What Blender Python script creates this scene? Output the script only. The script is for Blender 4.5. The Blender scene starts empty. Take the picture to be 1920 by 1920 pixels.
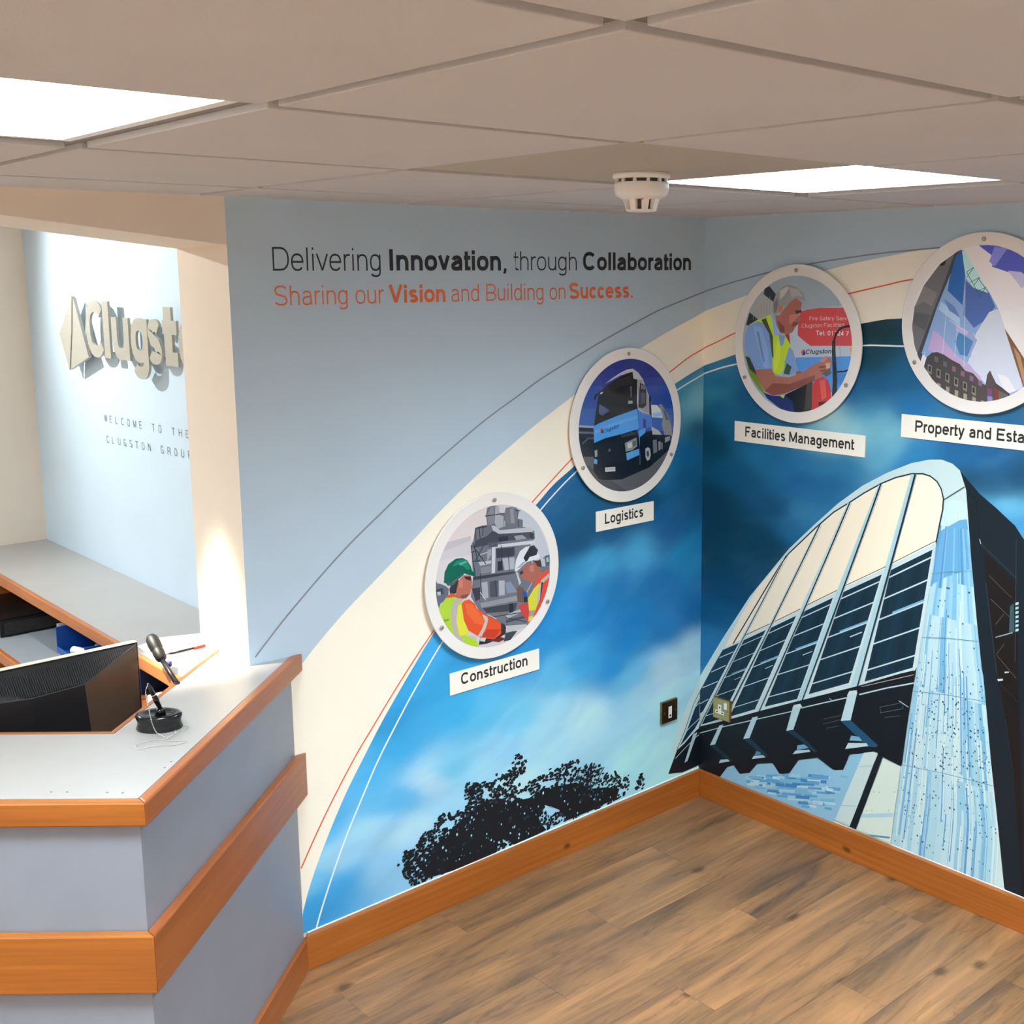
import bpy, bmesh, math, random, os
import numpy as np
from mathutils import Vector, Matrix
from mathutils.geometry import tessellate_polygon

# ------------------------------------------------------------------ camera
FOC, YAW, PITCH, ROLL = 2209.04, 0.75008, 0.16587, -0.00372
CAM = np.array([-3.14958, -2.82503, 1.94406])
PPX, PPY = 960 + 161.456, 960 - 75.122
_f = np.array([math.sin(YAW)*math.cos(PITCH), math.cos(YAW)*math.cos(PITCH), -math.sin(PITCH)])
_r0 = np.array([math.cos(YAW), -math.sin(YAW), 0.0])
_u0 = np.cross(_r0, _f)
_r = math.cos(ROLL)*_r0 + math.sin(ROLL)*_u0
_u = -math.sin(ROLL)*_r0 + math.cos(ROLL)*_u0
cd = bpy.data.cameras.new('camera'); cam = bpy.data.objects.new('camera', cd)
bpy.context.scene.collection.objects.link(cam)
cam.matrix_world = Matrix(((_r[0], _u[0], -_f[0], CAM[0]), (_r[1], _u[1], -_f[1], CAM[1]),
                           (_r[2], _u[2], -_f[2], CAM[2]), (0, 0, 0, 1)))
cd.sensor_width = 36.0; cd.lens = FOC/1920*36.0
cd.shift_x = -(PPX-960)/1920; cd.shift_y = (PPY-960)/1920
cd.clip_start = 0.02; cd.clip_end = 60
SC = bpy.context.scene; SC.camera = cam

# ------------------------------------------------------------------ view and light levels
SC.view_settings.view_transform = 'Standard'
SC.view_settings.look = 'None'
SC.view_settings.gamma = 1.0
SC.view_settings.use_curve_mapping = False
SC.view_settings.exposure = 0.22
SC.cycles.max_bounces = 10
SC.cycles.diffuse_bounces = 7
wd = bpy.data.worlds.new('world'); SC.world = wd; wd.use_nodes = True
wd.node_tree.nodes['Background'].inputs[0].default_value = (0.9, 0.95, 1, 1)
wd.node_tree.nodes['Background'].inputs[1].default_value = 0.02
PANEL_E = 72.0          # strength of each ceiling light panel
PANEL_COL = (0.82, 0.93, 1.0)
SPOT_W = 80.0           # reception spot on the lettering
POOL_W = 420.0           # reception spot on the end of the counter
H = 2.138               # ceiling height

def lamp(name, kind, loc, target, watts, colour, **kw):
    l = bpy.data.lights.new(name, kind); l.energy = watts; l.color = colour
    for k, v in kw.items(): setattr(l, k, v)
    o = bpy.data.objects.new(name, l); SC.collection.objects.link(o)
    o.location = loc
    o.rotation_euler = (Vector(target)-Vector(loc)).to_track_quat('-Z', 'Y').to_euler()
    return o
# two spot lamps in the reception ceiling (their fittings are built further down)
lamp('logo_spot_lamp', 'SPOT', (-2.42, 1.72, 2.325), (-1.64, 0.98, 1.72), SPOT_W, (0.97, 1.0, 0.98),
     spot_size=math.radians(104), spot_blend=1.0, shadow_soft_size=0.012)
lamp('counter_spot_lamp', 'SPOT', (-2.55, 0.36, 2.325), (-1.86, 0.07, 0.93), POOL_W, (1.0, 0.90, 0.74),
     spot_size=math.radians(21), spot_blend=0.9, shadow_soft_size=0.02)

# ------------------------------------------------------------------ helpers
COL = SC.collection
def ray(px, py): return _f + _r*(px-PPX)/FOC - _u*(py-PPY)/FOC
def hit(px, py, ax, v):
    d = ray(px, py); return CAM + d*((v-CAM[ax])/d[ax])
def wl(px, py):                       # photo pixel -> (x, z) on the left wall
    h = hit(px, py, 1, 0.0); return (min(float(h[0]), 0.0), float(h[2]))
def wr(px, py):                       # photo pixel -> (u = -y, z) on the right wall
    h = hit(px, py, 0, 0.0); return (max(float(-h[1]), 0.0), float(h[2]))

def s2l(c):
    return tuple((v/12.92 if v <= 0.04045 else ((v+0.055)/1.055)**2.4) for v in [x/255 for x in c])
def tag(o, label=None, cat=None, group=None, kind=None):
    if label: o['label'] = label
    if cat: o['category'] = cat
    if group: o['group'] = group
    if kind: o['kind'] = kind
    return o
def empty(name, loc=(0, 0, 0), **kw):
    o = bpy.data.objects.new(name, None); COL.objects.link(o); o.location = loc; o.empty_display_size = .05
    return tag(o, **kw)
def link(name, me, mat=None, parent=None, smooth=False):
    o = bpy.data.objects.new(name, me); COL.objects.link(o)
    if mat is not None and len(me.materials) == 0: me.materials.append(mat)
    if parent is not None:
        o.parent = parent
        o.matrix_parent_inverse = Matrix.Translation(-wloc(parent))
    if smooth:
        for p in me.polygons: p.use_smooth = True
    return o
def wloc(o): return o.location.copy() if o.type == 'EMPTY' else Vector((0, 0, 0))
def mesh(name, V, F):
    me = bpy.data.meshes.new(name); me.from_pydata([tuple(map(float, v)) for v in V], [], F); me.update(); return me
def bevelled(me, w, seg=2):
    bm = bmesh.new(); bm.from_mesh(me)
    bmesh.ops.recalc_face_normals(bm, faces=bm.faces)
    bmesh.ops.bevel(bm, geom=list(bm.edges), offset=w, segments=seg, affect='EDGES', profile=0.5, clamp_overlap=True)
    bm.to_mesh(me); bm.free(); return me
def box_mesh(x0, x1, y0, y1, z0, z1, bev=0):
    V = [(x0,y0,z0),(x1,y0,z0),(x1,y1,z0),(x0,y1,z0),(x0,y0,z1),(x1,y0,z1),(x1,y1,z1),(x0,y1,z1)]
    F = [(0,3,2,1),(4,5,6,7),(0,1,5,4),(1,2,6,5),(2,3,7,6),(3,0,4,7)]
    me = mesh('m', V, F)
    return bevelled(me, bev) if bev else me
def box(name, b, mat, parent=None, bev=0): return link(name, box_mesh(*b, bev=bev), mat, parent)
def prism_mesh(poly, z0, z1, bev=0):
    n = len(poly)
    a = sum(poly[i][0]*poly[(i+1) % n][1]-poly[(i+1) % n][0]*poly[i][1] for i in range(n))
    if a < 0: poly = poly[::-1]
    V = [(p[0], p[1], z0) for p in poly]+[(p[0], p[1], z1) for p in poly]
    tri = tessellate_polygon([[Vector((p[0], p[1], 0)) for p in poly]])
    F = []
    for t in tri:
        ax, ay, bx_, by_ = (poly[t[1]][0]-poly[t[0]][0], poly[t[1]][1]-poly[t[0]][1], poly[t[2]][0]-poly[t[0]][0], poly[t[2]][1]-poly[t[0]][1])
        t = tuple(t) if ax*by_-ay*bx_ > 0 else (t[0], t[2], t[1])
        F.append(tuple(i+n for i in t)); F.append((t[0], t[2], t[1]))
    if n <= 4: F = [tuple(range(n))[::-1], tuple(range(n, 2*n))]
    for i in range(n):
        j = (i+1) % n; F.append((i, j, j+n, i+n))
    me = mesh('m', V, F)
    return bevelled(me, bev) if bev else me
def prism(name, poly, z0, z1, mat, parent=None, bev=0): return link(name, prism_mesh(poly, z0, z1, bev), mat, parent)
def lathe_mesh(prof, n=32, cap=True):
    V, F = [], []
    for r, z in prof:
        for i in range(n):
            a = 2*math.pi*i/n; V.append((r*math.cos(a), r*math.sin(a), z))
    for k in range(len(prof)-1):
        for i in range(n):
            j = (i+1) % n; F.append((k*n+i, k*n+j, (k+1)*n+j, (k+1)*n+i))
    if cap:
        F.append(tuple(range(n))[::-1]); F.append(tuple(range((len(prof)-1)*n, len(prof)*n)))
    me = mesh('m', V, F)
    bm = bmesh.new(); bm.from_mesh(me); bmesh.ops.remove_doubles(bm, verts=bm.verts, dist=1e-7)
    bmesh.ops.recalc_face_normals(bm, faces=bm.faces); bm.to_mesh(me); bm.free()
    return me
def xform(me, M): me.transform(M); return me
def tube_mesh(pts, r, n=10, taper=None):
    V, F = [], []
    P = [Vector(p) for p in pts]
    up = Vector((0.13, 0.21, 0.97))
    for k, p in enumerate(P):
        d = (P[min(k+1, len(P)-1)]-P[max(k-1, 0)]).normalized()
        a = d.cross(up)
        if a.length < 1e-4: a = d.cross(Vector((1, 0, 0)))
        a.normalize(); b = d.cross(a)
        rr = r if taper is None else taper[k]
        for i in range(n):
            t = 2*math.pi*i/n; V.append(p+a*math.cos(t)*rr+b*math.sin(t)*rr)
    for k in range(len(P)-1):
        for i in range(n):
            j = (i+1) % n; F.append((k*n+i, k*n+j, (k+1)*n+j, (k+1)*n+i))
    F.append(tuple(range(n))[::-1]); F.append(tuple(range((len(P)-1)*n, len(P)*n)))
    me = mesh('m', V, F)
    bm = bmesh.new(); bm.from_mesh(me); bmesh.ops.recalc_face_normals(bm, faces=bm.faces); bm.to_mesh(me); bm.free()
    return me
def spline(pts, sub=8):
    P = [np.array(p, float) for p in pts]; P = [2*P[0]-P[1]]+P+[2*P[-1]-P[-2]]; out = []
    for i in range(1, len(P)-2):
        for k in range(sub):
            t = k/sub
            out.append(.5*(2*P[i]+(P[i+1]-P[i-1])*t+(2*P[i-1]-5*P[i]+4*P[i+1]-P[i+2])*t*t+(3*P[i]-P[i-1]-3*P[i+1]+P[i+2])*t**3))
    out.append(P[-2]); return [tuple(map(float, o)) for o in out]

# ------------------------------------------------------------------ materials
def M_(name, col, rough=.5, metal=0., spec=.5, **kw):
    m = bpy.data.materials.new(name); m.use_nodes = True
    b = m.node_tree.nodes['Principled BSDF']
    b.inputs['Base Color'].default_value = (*s2l(col), 1); b.inputs['Roughness'].default_value = rough
    b.inputs['Metallic'].default_value = metal; b.inputs['Specular IOR Level'].default_value = spec
    for k, v in kw.items(): b.inputs[k.replace('_', ' ')].default_value = v
    return m
def nodes(m): return m.node_tree.nodes, m.node_tree.links, m.node_tree.nodes['Principled BSDF']
def noisy(m, scale=30, amount=.06, bump=.0, bscale=200, vec=(1, 1, 1), detail=3):
    """a faint procedural mottling of the base colour and optional fine relief"""
    N, L, b = nodes(m)
    tc = N.new('ShaderNodeTexCoord'); mp = N.new('ShaderNodeMapping'); mp.inputs['Scale'].default_value = vec
    L.new(tc.outputs['Object'], mp.inputs['Vector'])
    n = N.new('ShaderNodeTexNoise'); n.inputs['Scale'].default_value = scale; n.inputs['Detail'].default_value = detail
    L.new(mp.outputs[0], n.inputs['Vector'])
    mr = N.new('ShaderNodeMapRange'); mr.inputs[1].default_value = .3; mr.inputs[2].default_value = .7
    mr.inputs[3].default_value = 1-amount; mr.inputs[4].default_value = 1+amount
    L.new(n.outputs[0], mr.inputs[0])
    mx = N.new('ShaderNodeVectorMath'); mx.operation = 'SCALE'
    mx.inputs[0].default_value = tuple(b.inputs['Base Color'].default_value)[:3]
    L.new(mr.outputs[0], mx.inputs['Scale']); L.new(mx.outputs[0], b.inputs['Base Color'])
    if bump:
        n2 = N.new('ShaderNodeTexNoise'); n2.inputs['Scale'].default_value = bscale; n2.inputs['Detail'].default_value = 4
        L.new(mp.outputs[0], n2.inputs['Vector'])
        bp = N.new('ShaderNodeBump'); bp.inputs['Strength'].default_value = bump; bp.inputs['Distance'].default_value = .002
        L.new(n2.outputs[0], bp.inputs['Height']); L.new(bp.outputs[0], b.inputs['Normal'])
    return m
def attr_mat(name, rough=.45, spec=.4, coat=0.0):
    m = M_(name, (200, 200, 200), rough, spec=spec)
    N, L, b = nodes(m); a = N.new('ShaderNodeAttribute'); a.attribute_name = 'ink'
    n = N.new('ShaderNodeTexNoise'); n.inputs['Scale'].default_value = 700; n.inputs['Detail'].default_value = 1
    tc = N.new('ShaderNodeTexCoord'); L.new(tc.outputs['Object'], n.inputs['Vector'])
    mr = N.new('ShaderNodeMapRange'); mr.inputs[3].default_value = .95; mr.inputs[4].default_value = 1.05
    L.new(n.outputs[0], mr.inputs[0])
    v = N.new('ShaderNodeVectorMath'); v.operation = 'SCALE'
    L.new(a.outputs['Color'], v.inputs[0]); L.new(mr.outputs[0], v.inputs['Scale']); L.new(v.outputs[0], b.inputs['Base Color'])
    b.inputs['Coat Weight'].default_value = coat; b.inputs['Coat Roughness'].default_value = .08
    return m
def wood(name, base, dark, axis, grain=9., knots=0.0, rough=.3, rnd=False, streak=.5, rot=0.0):
    """timber: long streaks along `axis` (0 x, 1 y), fine grain and dark knots"""
    m = M_(name, base, rough); N, L, b = nodes(m)
    tc = N.new('ShaderNodeTexCoord'); vec = tc.outputs['Object']
    if rot:
        rm = N.new('ShaderNodeMapping'); rm.inputs['Rotation'].default_value = (0, 0, rot); L.new(vec, rm.inputs[0]); vec = rm.outputs[0]
    if rnd:
        oi = N.new('ShaderNodeObjectInfo'); cm = N.new('ShaderNodeVectorMath'); cm.operation = 'SCALE'
        cm.inputs[0].default_value = (37, 53, 29); L.new(oi.outputs['Random'], cm.inputs['Scale'])
        ad = N.new('ShaderNodeVectorMath'); L.new(vec, ad.inputs[0]); L.new(cm.outputs[0], ad.inputs[1]); vec = ad.outputs[0]
    sc = [grain]*3; sc[axis] = grain*(.15 if rnd else .075)
    mp = N.new('ShaderNodeMapping'); mp.inputs['Scale'].default_value = sc; L.new(vec, mp.inputs[0])
    n1 = N.new('ShaderNodeTexNoise'); n1.inputs['Scale'].default_value = 1; n1.inputs['Detail'].default_value = 6
    n1.inputs['Distortion'].default_value = 1.3 if rnd else .6; n1.inputs['Roughness'].default_value = .62; L.new(mp.outputs[0], n1.inputs['Vector'])
    sc2 = [grain*9]*3; sc2[axis] = grain*.25
    mp2 = N.new('ShaderNodeMapping'); mp2.inputs['Scale'].default_value = sc2; L.new(vec, mp2.inputs[0])
    n2 = N.new('ShaderNodeTexNoise'); n2.inputs['Scale'].default_value = 1; n2.inputs['Detail'].default_value = 3; L.new(mp2.outputs[0], n2.inputs['Vector'])
    cr = N.new('ShaderNodeMapRange'); cr.inputs[1].default_value = .5-.28*(1-streak*.3); cr.inputs[2].default_value = .5+.24; L.new(n1.outputs[0], cr.inputs[0])
    mx = N.new('ShaderNodeMix'); mx.data_type = 'RGBA'; mx.inputs[6].default_value = (*s2l(dark), 1); mx.inputs[7].default_value = (*s2l(base), 1)
    L.new(cr.outputs[0], mx.inputs[0])
    f2 = N.new('ShaderNodeMapRange'); f2.inputs[1].default_value = .3; f2.inputs[2].default_value = .7; f2.inputs[3].default_value = .86; f2.inputs[4].default_value = 1.1
    L.new(n2.outputs[0], f2.inputs[0])
    v = N.new('ShaderNodeVectorMath'); v.operation = 'SCALE'; L.new(mx.outputs[2], v.inputs[0]); L.new(f2.outputs[0], v.inputs['Scale'])
    out = v.outputs[0]
    if rnd:        # thin dark growth lines that wander through the board
        sc3 = [grain*2.4]*3; sc3[axis] = grain*.22
        mp3 = N.new('ShaderNodeMapping'); mp3.inputs['Scale'].default_value = sc3; L.new(vec, mp3.inputs[0])
        n3 = N.new('ShaderNodeTexNoise'); n3.inputs['Scale'].default_value = 1; n3.inputs['Detail'].default_value = 5; n3.inputs['Distortion'].default_value = 1.6; L.new(mp3.outputs[0], n3.inputs['Vector'])
        s3 = N.new('ShaderNodeMath'); s3.operation = 'SUBTRACT'; s3.inputs[1].default_value = .5; L.new(n3.outputs[0], s3.inputs[0])
        a3 = N.new('ShaderNodeMath'); a3.operation = 'ABSOLUTE'; L.new(s3.outputs[0], a3.inputs[0])
        r3 = N.new('ShaderNodeMapRange'); r3.inputs[1].default_value = 0; r3.inputs[2].default_value = .03; r3.inputs[3].default_value = .70; r3.inputs[4].default_value = 1; L.new(a3.outputs[0], r3.inputs[0])
        v3 = N.new('ShaderNodeVectorMath'); v3.operation = 'SCALE'; L.new(out, v3.inputs[0]); L.new(r3.outputs[0], v3.inputs['Scale']); out = v3.outputs[0]
    if knots:
        vo = N.new('ShaderNodeTexVoronoi'); vo.voronoi_dimensions = '2D'; vo.inputs['Scale'].default_value = knots
        sx = N.new('ShaderNodeSeparateXYZ'); cb = N.new('ShaderNodeCombineXYZ'); sm = N.new('ShaderNodeMath'); sm.operation = 'ADD'
        L.new(vec, sx.inputs[0]); L.new(sx.outputs[1-axis], sm.inputs[0]); L.new(sx.outputs[2], sm.inputs[1]); L.new(sm.outputs[0], cb.inputs[1])
        sq = N.new('ShaderNodeMath'); sq.operation = 'MULTIPLY'; sq.inputs[1].default_value = .6; L.new(sx.outputs[axis], sq.inputs[0]); L.new(sq.outputs[0], cb.inputs[0])
        nd = N.new('ShaderNodeTexNoise'); nd.inputs['Scale'].default_value = 60; L.new(vec, nd.inputs['Vector'])
        md = N.new('ShaderNodeVectorMath'); md.operation = 'MULTIPLY_ADD'; md.inputs[1].default_value = (.012, .012, .012)
        L.new(nd.outputs['Color'], md.inputs[0]); L.new(cb.outputs[0], md.inputs[2]); L.new(md.outputs[0], vo.inputs['Vector'])
        kr = N.new('ShaderNodeMapRange'); kr.inputs[1].default_value = .018; kr.inputs[2].default_value = .055; kr.inputs[3].default_value = .38; kr.inputs[4].default_value = 1
        L.new(vo.outputs['Distance'], kr.inputs[0])
        v2 = N.new('ShaderNodeVectorMath'); v2.operation = 'SCALE'; L.new(out, v2.inputs[0]); L.new(kr.outputs[0], v2.inputs['Scale']); out = v2.outputs[0]
    L.new(out, b.inputs['Base Color'])
    bp = N.new('ShaderNodeBump'); bp.inputs['Strength'].default_value = .12; bp.inputs['Distance'].default_value = .001
    L.new(n2.outputs[0], bp.inputs['Height']); L.new(bp.outputs[0], b.inputs['Normal'])
    return m

plaster = noisy(M_('cream_plaster', (233, 220, 205), .75), 6, .02, .08, 300)
blue_paint = noisy(M_('pale_blue_paint', (196, 216, 232), .7), 5, .02, .05, 300)
tile_mat = noisy(M_('ceiling_tile_board', (200, 198, 198), .85), 3, .02, .15, 500)
vinyl_tile = noisy(M_('vinyl_ceiling_tile', (180, 172, 154), .6), 3, .02)
grid_mat = noisy(M_('ceiling_grid_metal', (128, 123, 117), .5), 8, .02)
white_plastic = noisy(M_('white_plastic', (235, 235, 235), .3), 20, .01)
white_metal = noisy(M_('white_painted_metal', (238, 235, 228), .4), 20, .01)
diffuser = bpy.data.materials.new('light_panel_diffuser'); diffuser.use_nodes = True
_n = diffuser.node_tree.nodes; _n.remove(_n['Principled BSDF']); _e = _n.new('ShaderNodeEmission')
_e.inputs[0].default_value = (*PANEL_COL, 1)
# a low-glare diffuser: gives most of its light straight down, less at shallow angles
_g = _n.new('ShaderNodeNewGeometry'); _d = _n.new('ShaderNodeVectorMath'); _d.operation = 'DOT_PRODUCT'
_a = _n.new('ShaderNodeMath'); _a.operation = 'ABSOLUTE'; _p = _n.new('ShaderNodeMath'); _p.operation = 'POWER'; _p.inputs[1].default_value = 2.2
_k = _n.new('ShaderNodeMath'); _k.operation = 'MULTIPLY_ADD'; _k.inputs[1].default_value = PANEL_E*.965; _k.inputs[2].default_value = PANEL_E*.035
_l = diffuser.node_tree.links
_l.new(_g.outputs['Incoming'], _d.inputs[0]); _l.new(_g.outputs['Normal'], _d.inputs[1]); _l.new(_d.outputs['Value'], _a.inputs[0])
_l.new(_a.outputs[0], _p.inputs[0]); _l.new(_p.outputs[0], _k.inputs[0]); _l.new(_k.outputs[0], _e.inputs[1])
diffuser.node_tree.links.new(_e.outputs[0], _n['Material Output'].inputs[0])
plank_mat = wood('vinyl_oak_plank', (172, 124, 80), (80, 62, 48), 0, grain=6.2, knots=2.4, rough=.42, rnd=True, streak=.9)
pine_x = wood('varnished_pine_along_x', (180, 107, 43), (152, 82, 28), 0, grain=10, knots=4.0, rough=.22)
pine_y = wood('varnished_pine_along_y', (180, 107, 43), (152, 82, 28), 1, grain=10, knots=4.0, rough=.22)
rail_side = wood('stained_rail_side', (172, 102, 54), (138, 74, 34), 0, grain=12, rough=.3, rot=-.735)
rail_front = wood('stained_rail_front', (176, 108, 44), (142, 76, 28), 0, grain=12, rough=.3, rot=.741)
rail_long = wood('stained_rail_long', (200, 124, 66), (160, 88, 40), 1, grain=12, rough=.3)
laminate = noisy(M_('blue_grey_laminate', (134, 140, 152), .38), 9, .03, .03, 400)
worktop_mat = noisy(M_('pale_grey_worktop', (168, 165, 161), .33), 7, .03)
black_plastic = noisy(M_('black_plastic', (24, 24, 26), .4), 40, .1)
black_gloss = noisy(M_('black_gloss_plastic', (16, 16, 18), .15), 40, .05)
brushed = noisy(M_('brushed_steel', (176, 172, 164), .38, .85), 30, .05, vec=(1, 1, 14))
chrome = noisy(M_('chrome', (215, 215, 215), .16, 1.0), 30, .02)

# ================================================================== ROOM SHELL
XW, YS = -4.866, -4.5246         # west and south limits of the lobby
PX0 = -1.783                     # end of the left wall (start of the reception opening)
OX1 = -3.0                       # other side of the opening
tag(box('wall_left', (PX0, .14, 0, .295, 0, 2.5), plaster), 'wall carrying the mural with the slogan', kind='structure')
tag(box('wall_right', (0, .14, YS-.1, 0, 0, 2.5), plaster), 'wall carrying the arched building print', kind='structure')
tag(box('wall_back', (XW-.1, .14, YS-.12, YS, 0, 2.5), plaster), 'cream wall behind the viewpoint', kind='structure')
tag(box('wall_side', (XW-.12, XW, YS, .295, 0, 2.5), plaster), 'cream wall left of the viewpoint', kind='structure')
tag(box('wall_front', (XW, OX1, 0, .295, 0, 2.5), plaster), 'cream wall left of the reception opening', kind='structure')
# header over the opening: its underside rises a little towards the left
hb = [(PX0, 2.021), (-2.31, 2.079), (OX1, 2.10), (OX1, 2.5), (PX0, 2.5)]
V = [(x, 0.0, z) for x, z in hb]+[(x, .295, z-.004) for x, z in hb]
tag(link('trim_1', mesh('header', V, [(4, 3, 2, 1, 0), (5, 6, 7, 8, 9)]+[(i, (i+1) % 5, (i+1) % 5+5, i+5) for i in range(5)]), plaster),
    'cream bulkhead over the reception opening', kind='structure')
# reception room beyond the opening
tag(box('wall_reception_right', (-1.64, -1.50, .295, 2.14, 0, 2.5), blue_paint), 'pale blue wall with the metal lettering', kind='structure')
tag(box('wall_reception_back', (-4.4, -1.64, 1.995, 2.14, 0, 2.5), plaster), 'cream end wall of the reception', kind='structure')
tag(box('wall_reception_left', (-4.52, -4.4, .295, 2.14, 0, 2.5), plaster), 'left wall of the reception', kind='structure')
tag(box('ceiling_reception', (-4.52, -1.5, .295, 2.14, 2.34, 2.5), plaster), 'reception ceiling', kind='structure')

# ---- floor: base slab and individual vinyl planks along x
flo = tag(box('floor', (XW-.1, .14, YS-.1, 2.14, -.12, -.004), M_('floor_base', (96, 76, 60), .8)), 'oak look vinyl plank floor', kind='structure')
PW, PL = .152, 1.22
rng = random.Random(4)
pm = {}
def plank(x0, x1, y0, y1):
    k = (round(x1-x0, 3), round(y1-y0, 3))
    if k not in pm:
        me = box_mesh(0, k[0]-.0006, 0, k[1]-.0006, -.004, 0.0)
        me.materials.append(plank_mat); pm[k] = me
    o = bpy.data.objects.new('plank', pm[k]); COL.objects.link(o); o.parent = flo; o.location = (x0, y0, -rng.random()*.0003)
y = -.02
row = 0
while y > YS:
    y0 = max(y-PW, YS); off = (row*.437) % PL
    x = 0.0
    first = True
    while x > XW:
        x0 = max(x-(off if first and off > .1 else PL), XW); first = False
        plank(x0, x, y0, y); x = x0
    y = y0; row += 1

# ---- baseboards of the lobby
bl = tag(prism('baseboard_left', [(-1.655, 0.0), (-.02, 0.0), (0.0, 0.0), (-.021, -.021), (-1.668, -.021)], 0, .1029, pine_x, bev=.0015), 'varnished knotty pine skirting under the slogan wall', kind='structure')
br_ = tag(prism('baseboard_right', [(0.0, 0.0), (0, YS), (-.021, YS), (-.021, -.021)], 0, .1029, pine_y, bev=.0015), 'varnished knotty pine skirting under the building print', kind='structure')
bb = tag(box('baseboard_back', (XW+.02, -.021, YS, YS+.02, 0, .103), pine_x), 'pine skirting behind the viewpoint', kind='structure')
bs = tag(box('baseboard_side', (XW, XW+.02, YS+.02, 0, 0, .103), pine_y), 'pine skirting left of the viewpoint', kind='structure')
caulk = M_('white_caulk', (240, 240, 238), .5)
tag(box('trim_2', (-1.655, 0, -.0045, 0, .1029, .1062), caulk, bev=.001), 'white caulk line on the left skirting', kind='structure')
tag(box('trim_3', (-.0045, 0, YS, 0, .1029, .1062), caulk, bev=.001), 'white caulk line on the right skirting', kind='structure')

# ---- suspended ceiling
GX, GY, T = -2.46585, -2.12461, .6
cei = tag(box('ceiling', (XW-.1, .14, YS-.1, 0.0, H+.030, 2.5), grid_mat), 'suspended ceiling of square tiles', kind='structure')
xs = [XW]+[GX+T*i for i in range(-3, 5)]+[0.0]
ys = [YS]+[GY+T*i for i in range(-3, 4)]+[0.0]
LIGHTS = {(3, 5), (6, 5), (0, 5), (3, 2), (6, 2), (0, 2)}     # cell indices holding light panels (2 seen, the rest behind)
def cell(v, arr):
    return [i for i in range(len(arr)-1) if arr[i]-1e-6 <= v < arr[i+1]-1e-6][0]
lx = [cell(v, xs) for v in (-3.066+.01+.0, -1.266+.01, -4.866+.01)]
ly = [cell(v, ys) for v in (-1.5246+.01, -3.3246+.01)]
LIGHTS = {(a, b) for a in lx for b in ly}
VIN = (cell(-1.866+.01, xs), cell(-1.5246+.01, ys))
tm = {}
for i in range(len(xs)-1):
    for j in range(len(ys)-1):
        if (i, j) in LIGHTS: continue
        w, d = xs[i+1]-xs[i], ys[j+1]-ys[j]
        if w < .02 or d < .02: continue
        vin = (i, j) == VIN
        g = .012 if not vin else .006
        k = (round(w, 3), round(d, 3), vin)
        if k not in tm:
            me = box_mesh(g, w-g, g, d-g, 0.0 if not vin else .004, .0285, bev=.0015 if not vin else 0)
            me.materials.append(vinyl_tile if vin else tile_mat); tm[k] = me
        o = bpy.data.objects.new('ceiling_tile', tm[k]); COL.objects.link(o); o.parent = cei; o.location = (xs[i], ys[j], H)
        if vin: o['label'] = 'darker flat vinyl faced tile'
for x in xs[1:-1]:
    box('grid_bar', (x-.012, x+.012, YS, 0, H+.0095, H+.0145), grid_mat, cei)
for y in ys[1:-1]:
    box('grid_bar', (XW, 0, y-.012, y+.012, H+.0092, H+.0142), grid_mat, cei)
box('edge_angle', (XW, PX0+1.783, -.02, 0.0, H+.0005, H+.003), white_metal, cei)
box('edge_angle', (-.02, 0.0, YS, 0, H+.0005, H+.003), white_metal, cei)

def panel_light(x0, y0, label, group=None):
    t = empty('ceiling_light', (x0+.3, y0+.3, H+.0145), label=label, cat='ceiling light', group=group)
    a, b, z0, z1 = .0125, .5875, H+.0075, H+.0145
    def q(o0, o1, o2, o3, zz0, zz1, nm, mat): return box(nm, (x0+o0, x0+o1, y0+o2, y0+o3, zz0, zz1), mat, t)
    bm = bmesh.new()
    for (o0, o1, o2, o3) in ((a, b, a, .030), (a, b, .570, b), (a, .030, .030, .570), (.570, b, .030, .570)):
        m2 = box_mesh(x0+o0, x0+o1, y0+o2, y0+o3, z0, z1); bm.from_mesh(m2)
    me = bpy.data.meshes.new('frame'); bm.to_mesh(me); bm.free(); link('frame', me, white_metal, t)
    q(.030, .570, .030, .570, H+.0095, H+.0142, 'diffuser', diffuser)
    q(a, b, a, b, H+.0146, H+.029, 'housing', white_metal)
    return t
for i, j in sorted(LIGHTS):
    x0, y0 = xs[i], ys[j]
    if (i, j) == (lx[0], ly[0]): lab, g = 'square glowing light panel in the ceiling above the reception counter', None
    elif (i, j) == (lx[1], ly[0]): lab, g = 'square glowing light panel in the ceiling right of the smoke detector', None
    else: lab, g = 'square light panel in the ceiling outside the view of the photograph', 'ceiling lights behind the viewpoint'
    panel_light(x0, y0, lab, g)

# ---- smoke detector
sd = empty('smoke_detector', (-1.45, -1.13, H+.004), label='white round smoke detector hanging from the darker ceiling tile', cat='smoke detector')
def zt(me, dx=-1.45, dy=-1.13, dz=H): return xform(me, Matrix.Translation((dx, dy, dz)))
link('base_plate', zt(lathe_mesh([(.0, .0038), (.056, .0038), (.057, 0), (.057, -.006), (.051, -.008), (0, -.008)], 48)), white_plastic, sd, True)
dark_slot = M_('dark_vent_slot', (70, 66, 64), .6)
link('vent_ring', zt(lathe_mesh([(0, -.008), (.0475, -.008), (.0475, -.0145), (0, -.0145)], 40)), dark_slot, sd, True)
for k in range(12):
    a = 2*math.pi*k/12
    me = box_mesh(.0468, .0525, -.003, .003, -.0146, -.0078); me.transform(Matrix.Rotation(a, 4, 'Z'))
    link('rib', zt(me), white_plastic, sd)
link('body', zt(lathe_mesh([(0, -.0145), (.0535, -.0145), (.0545, -.018), (.0545, -.030), (.052, -.037), (.049, -.041), (.041, -.045), (.036, -.047), (.0, -.047)], 48)), white_plastic, sd, True)
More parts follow.
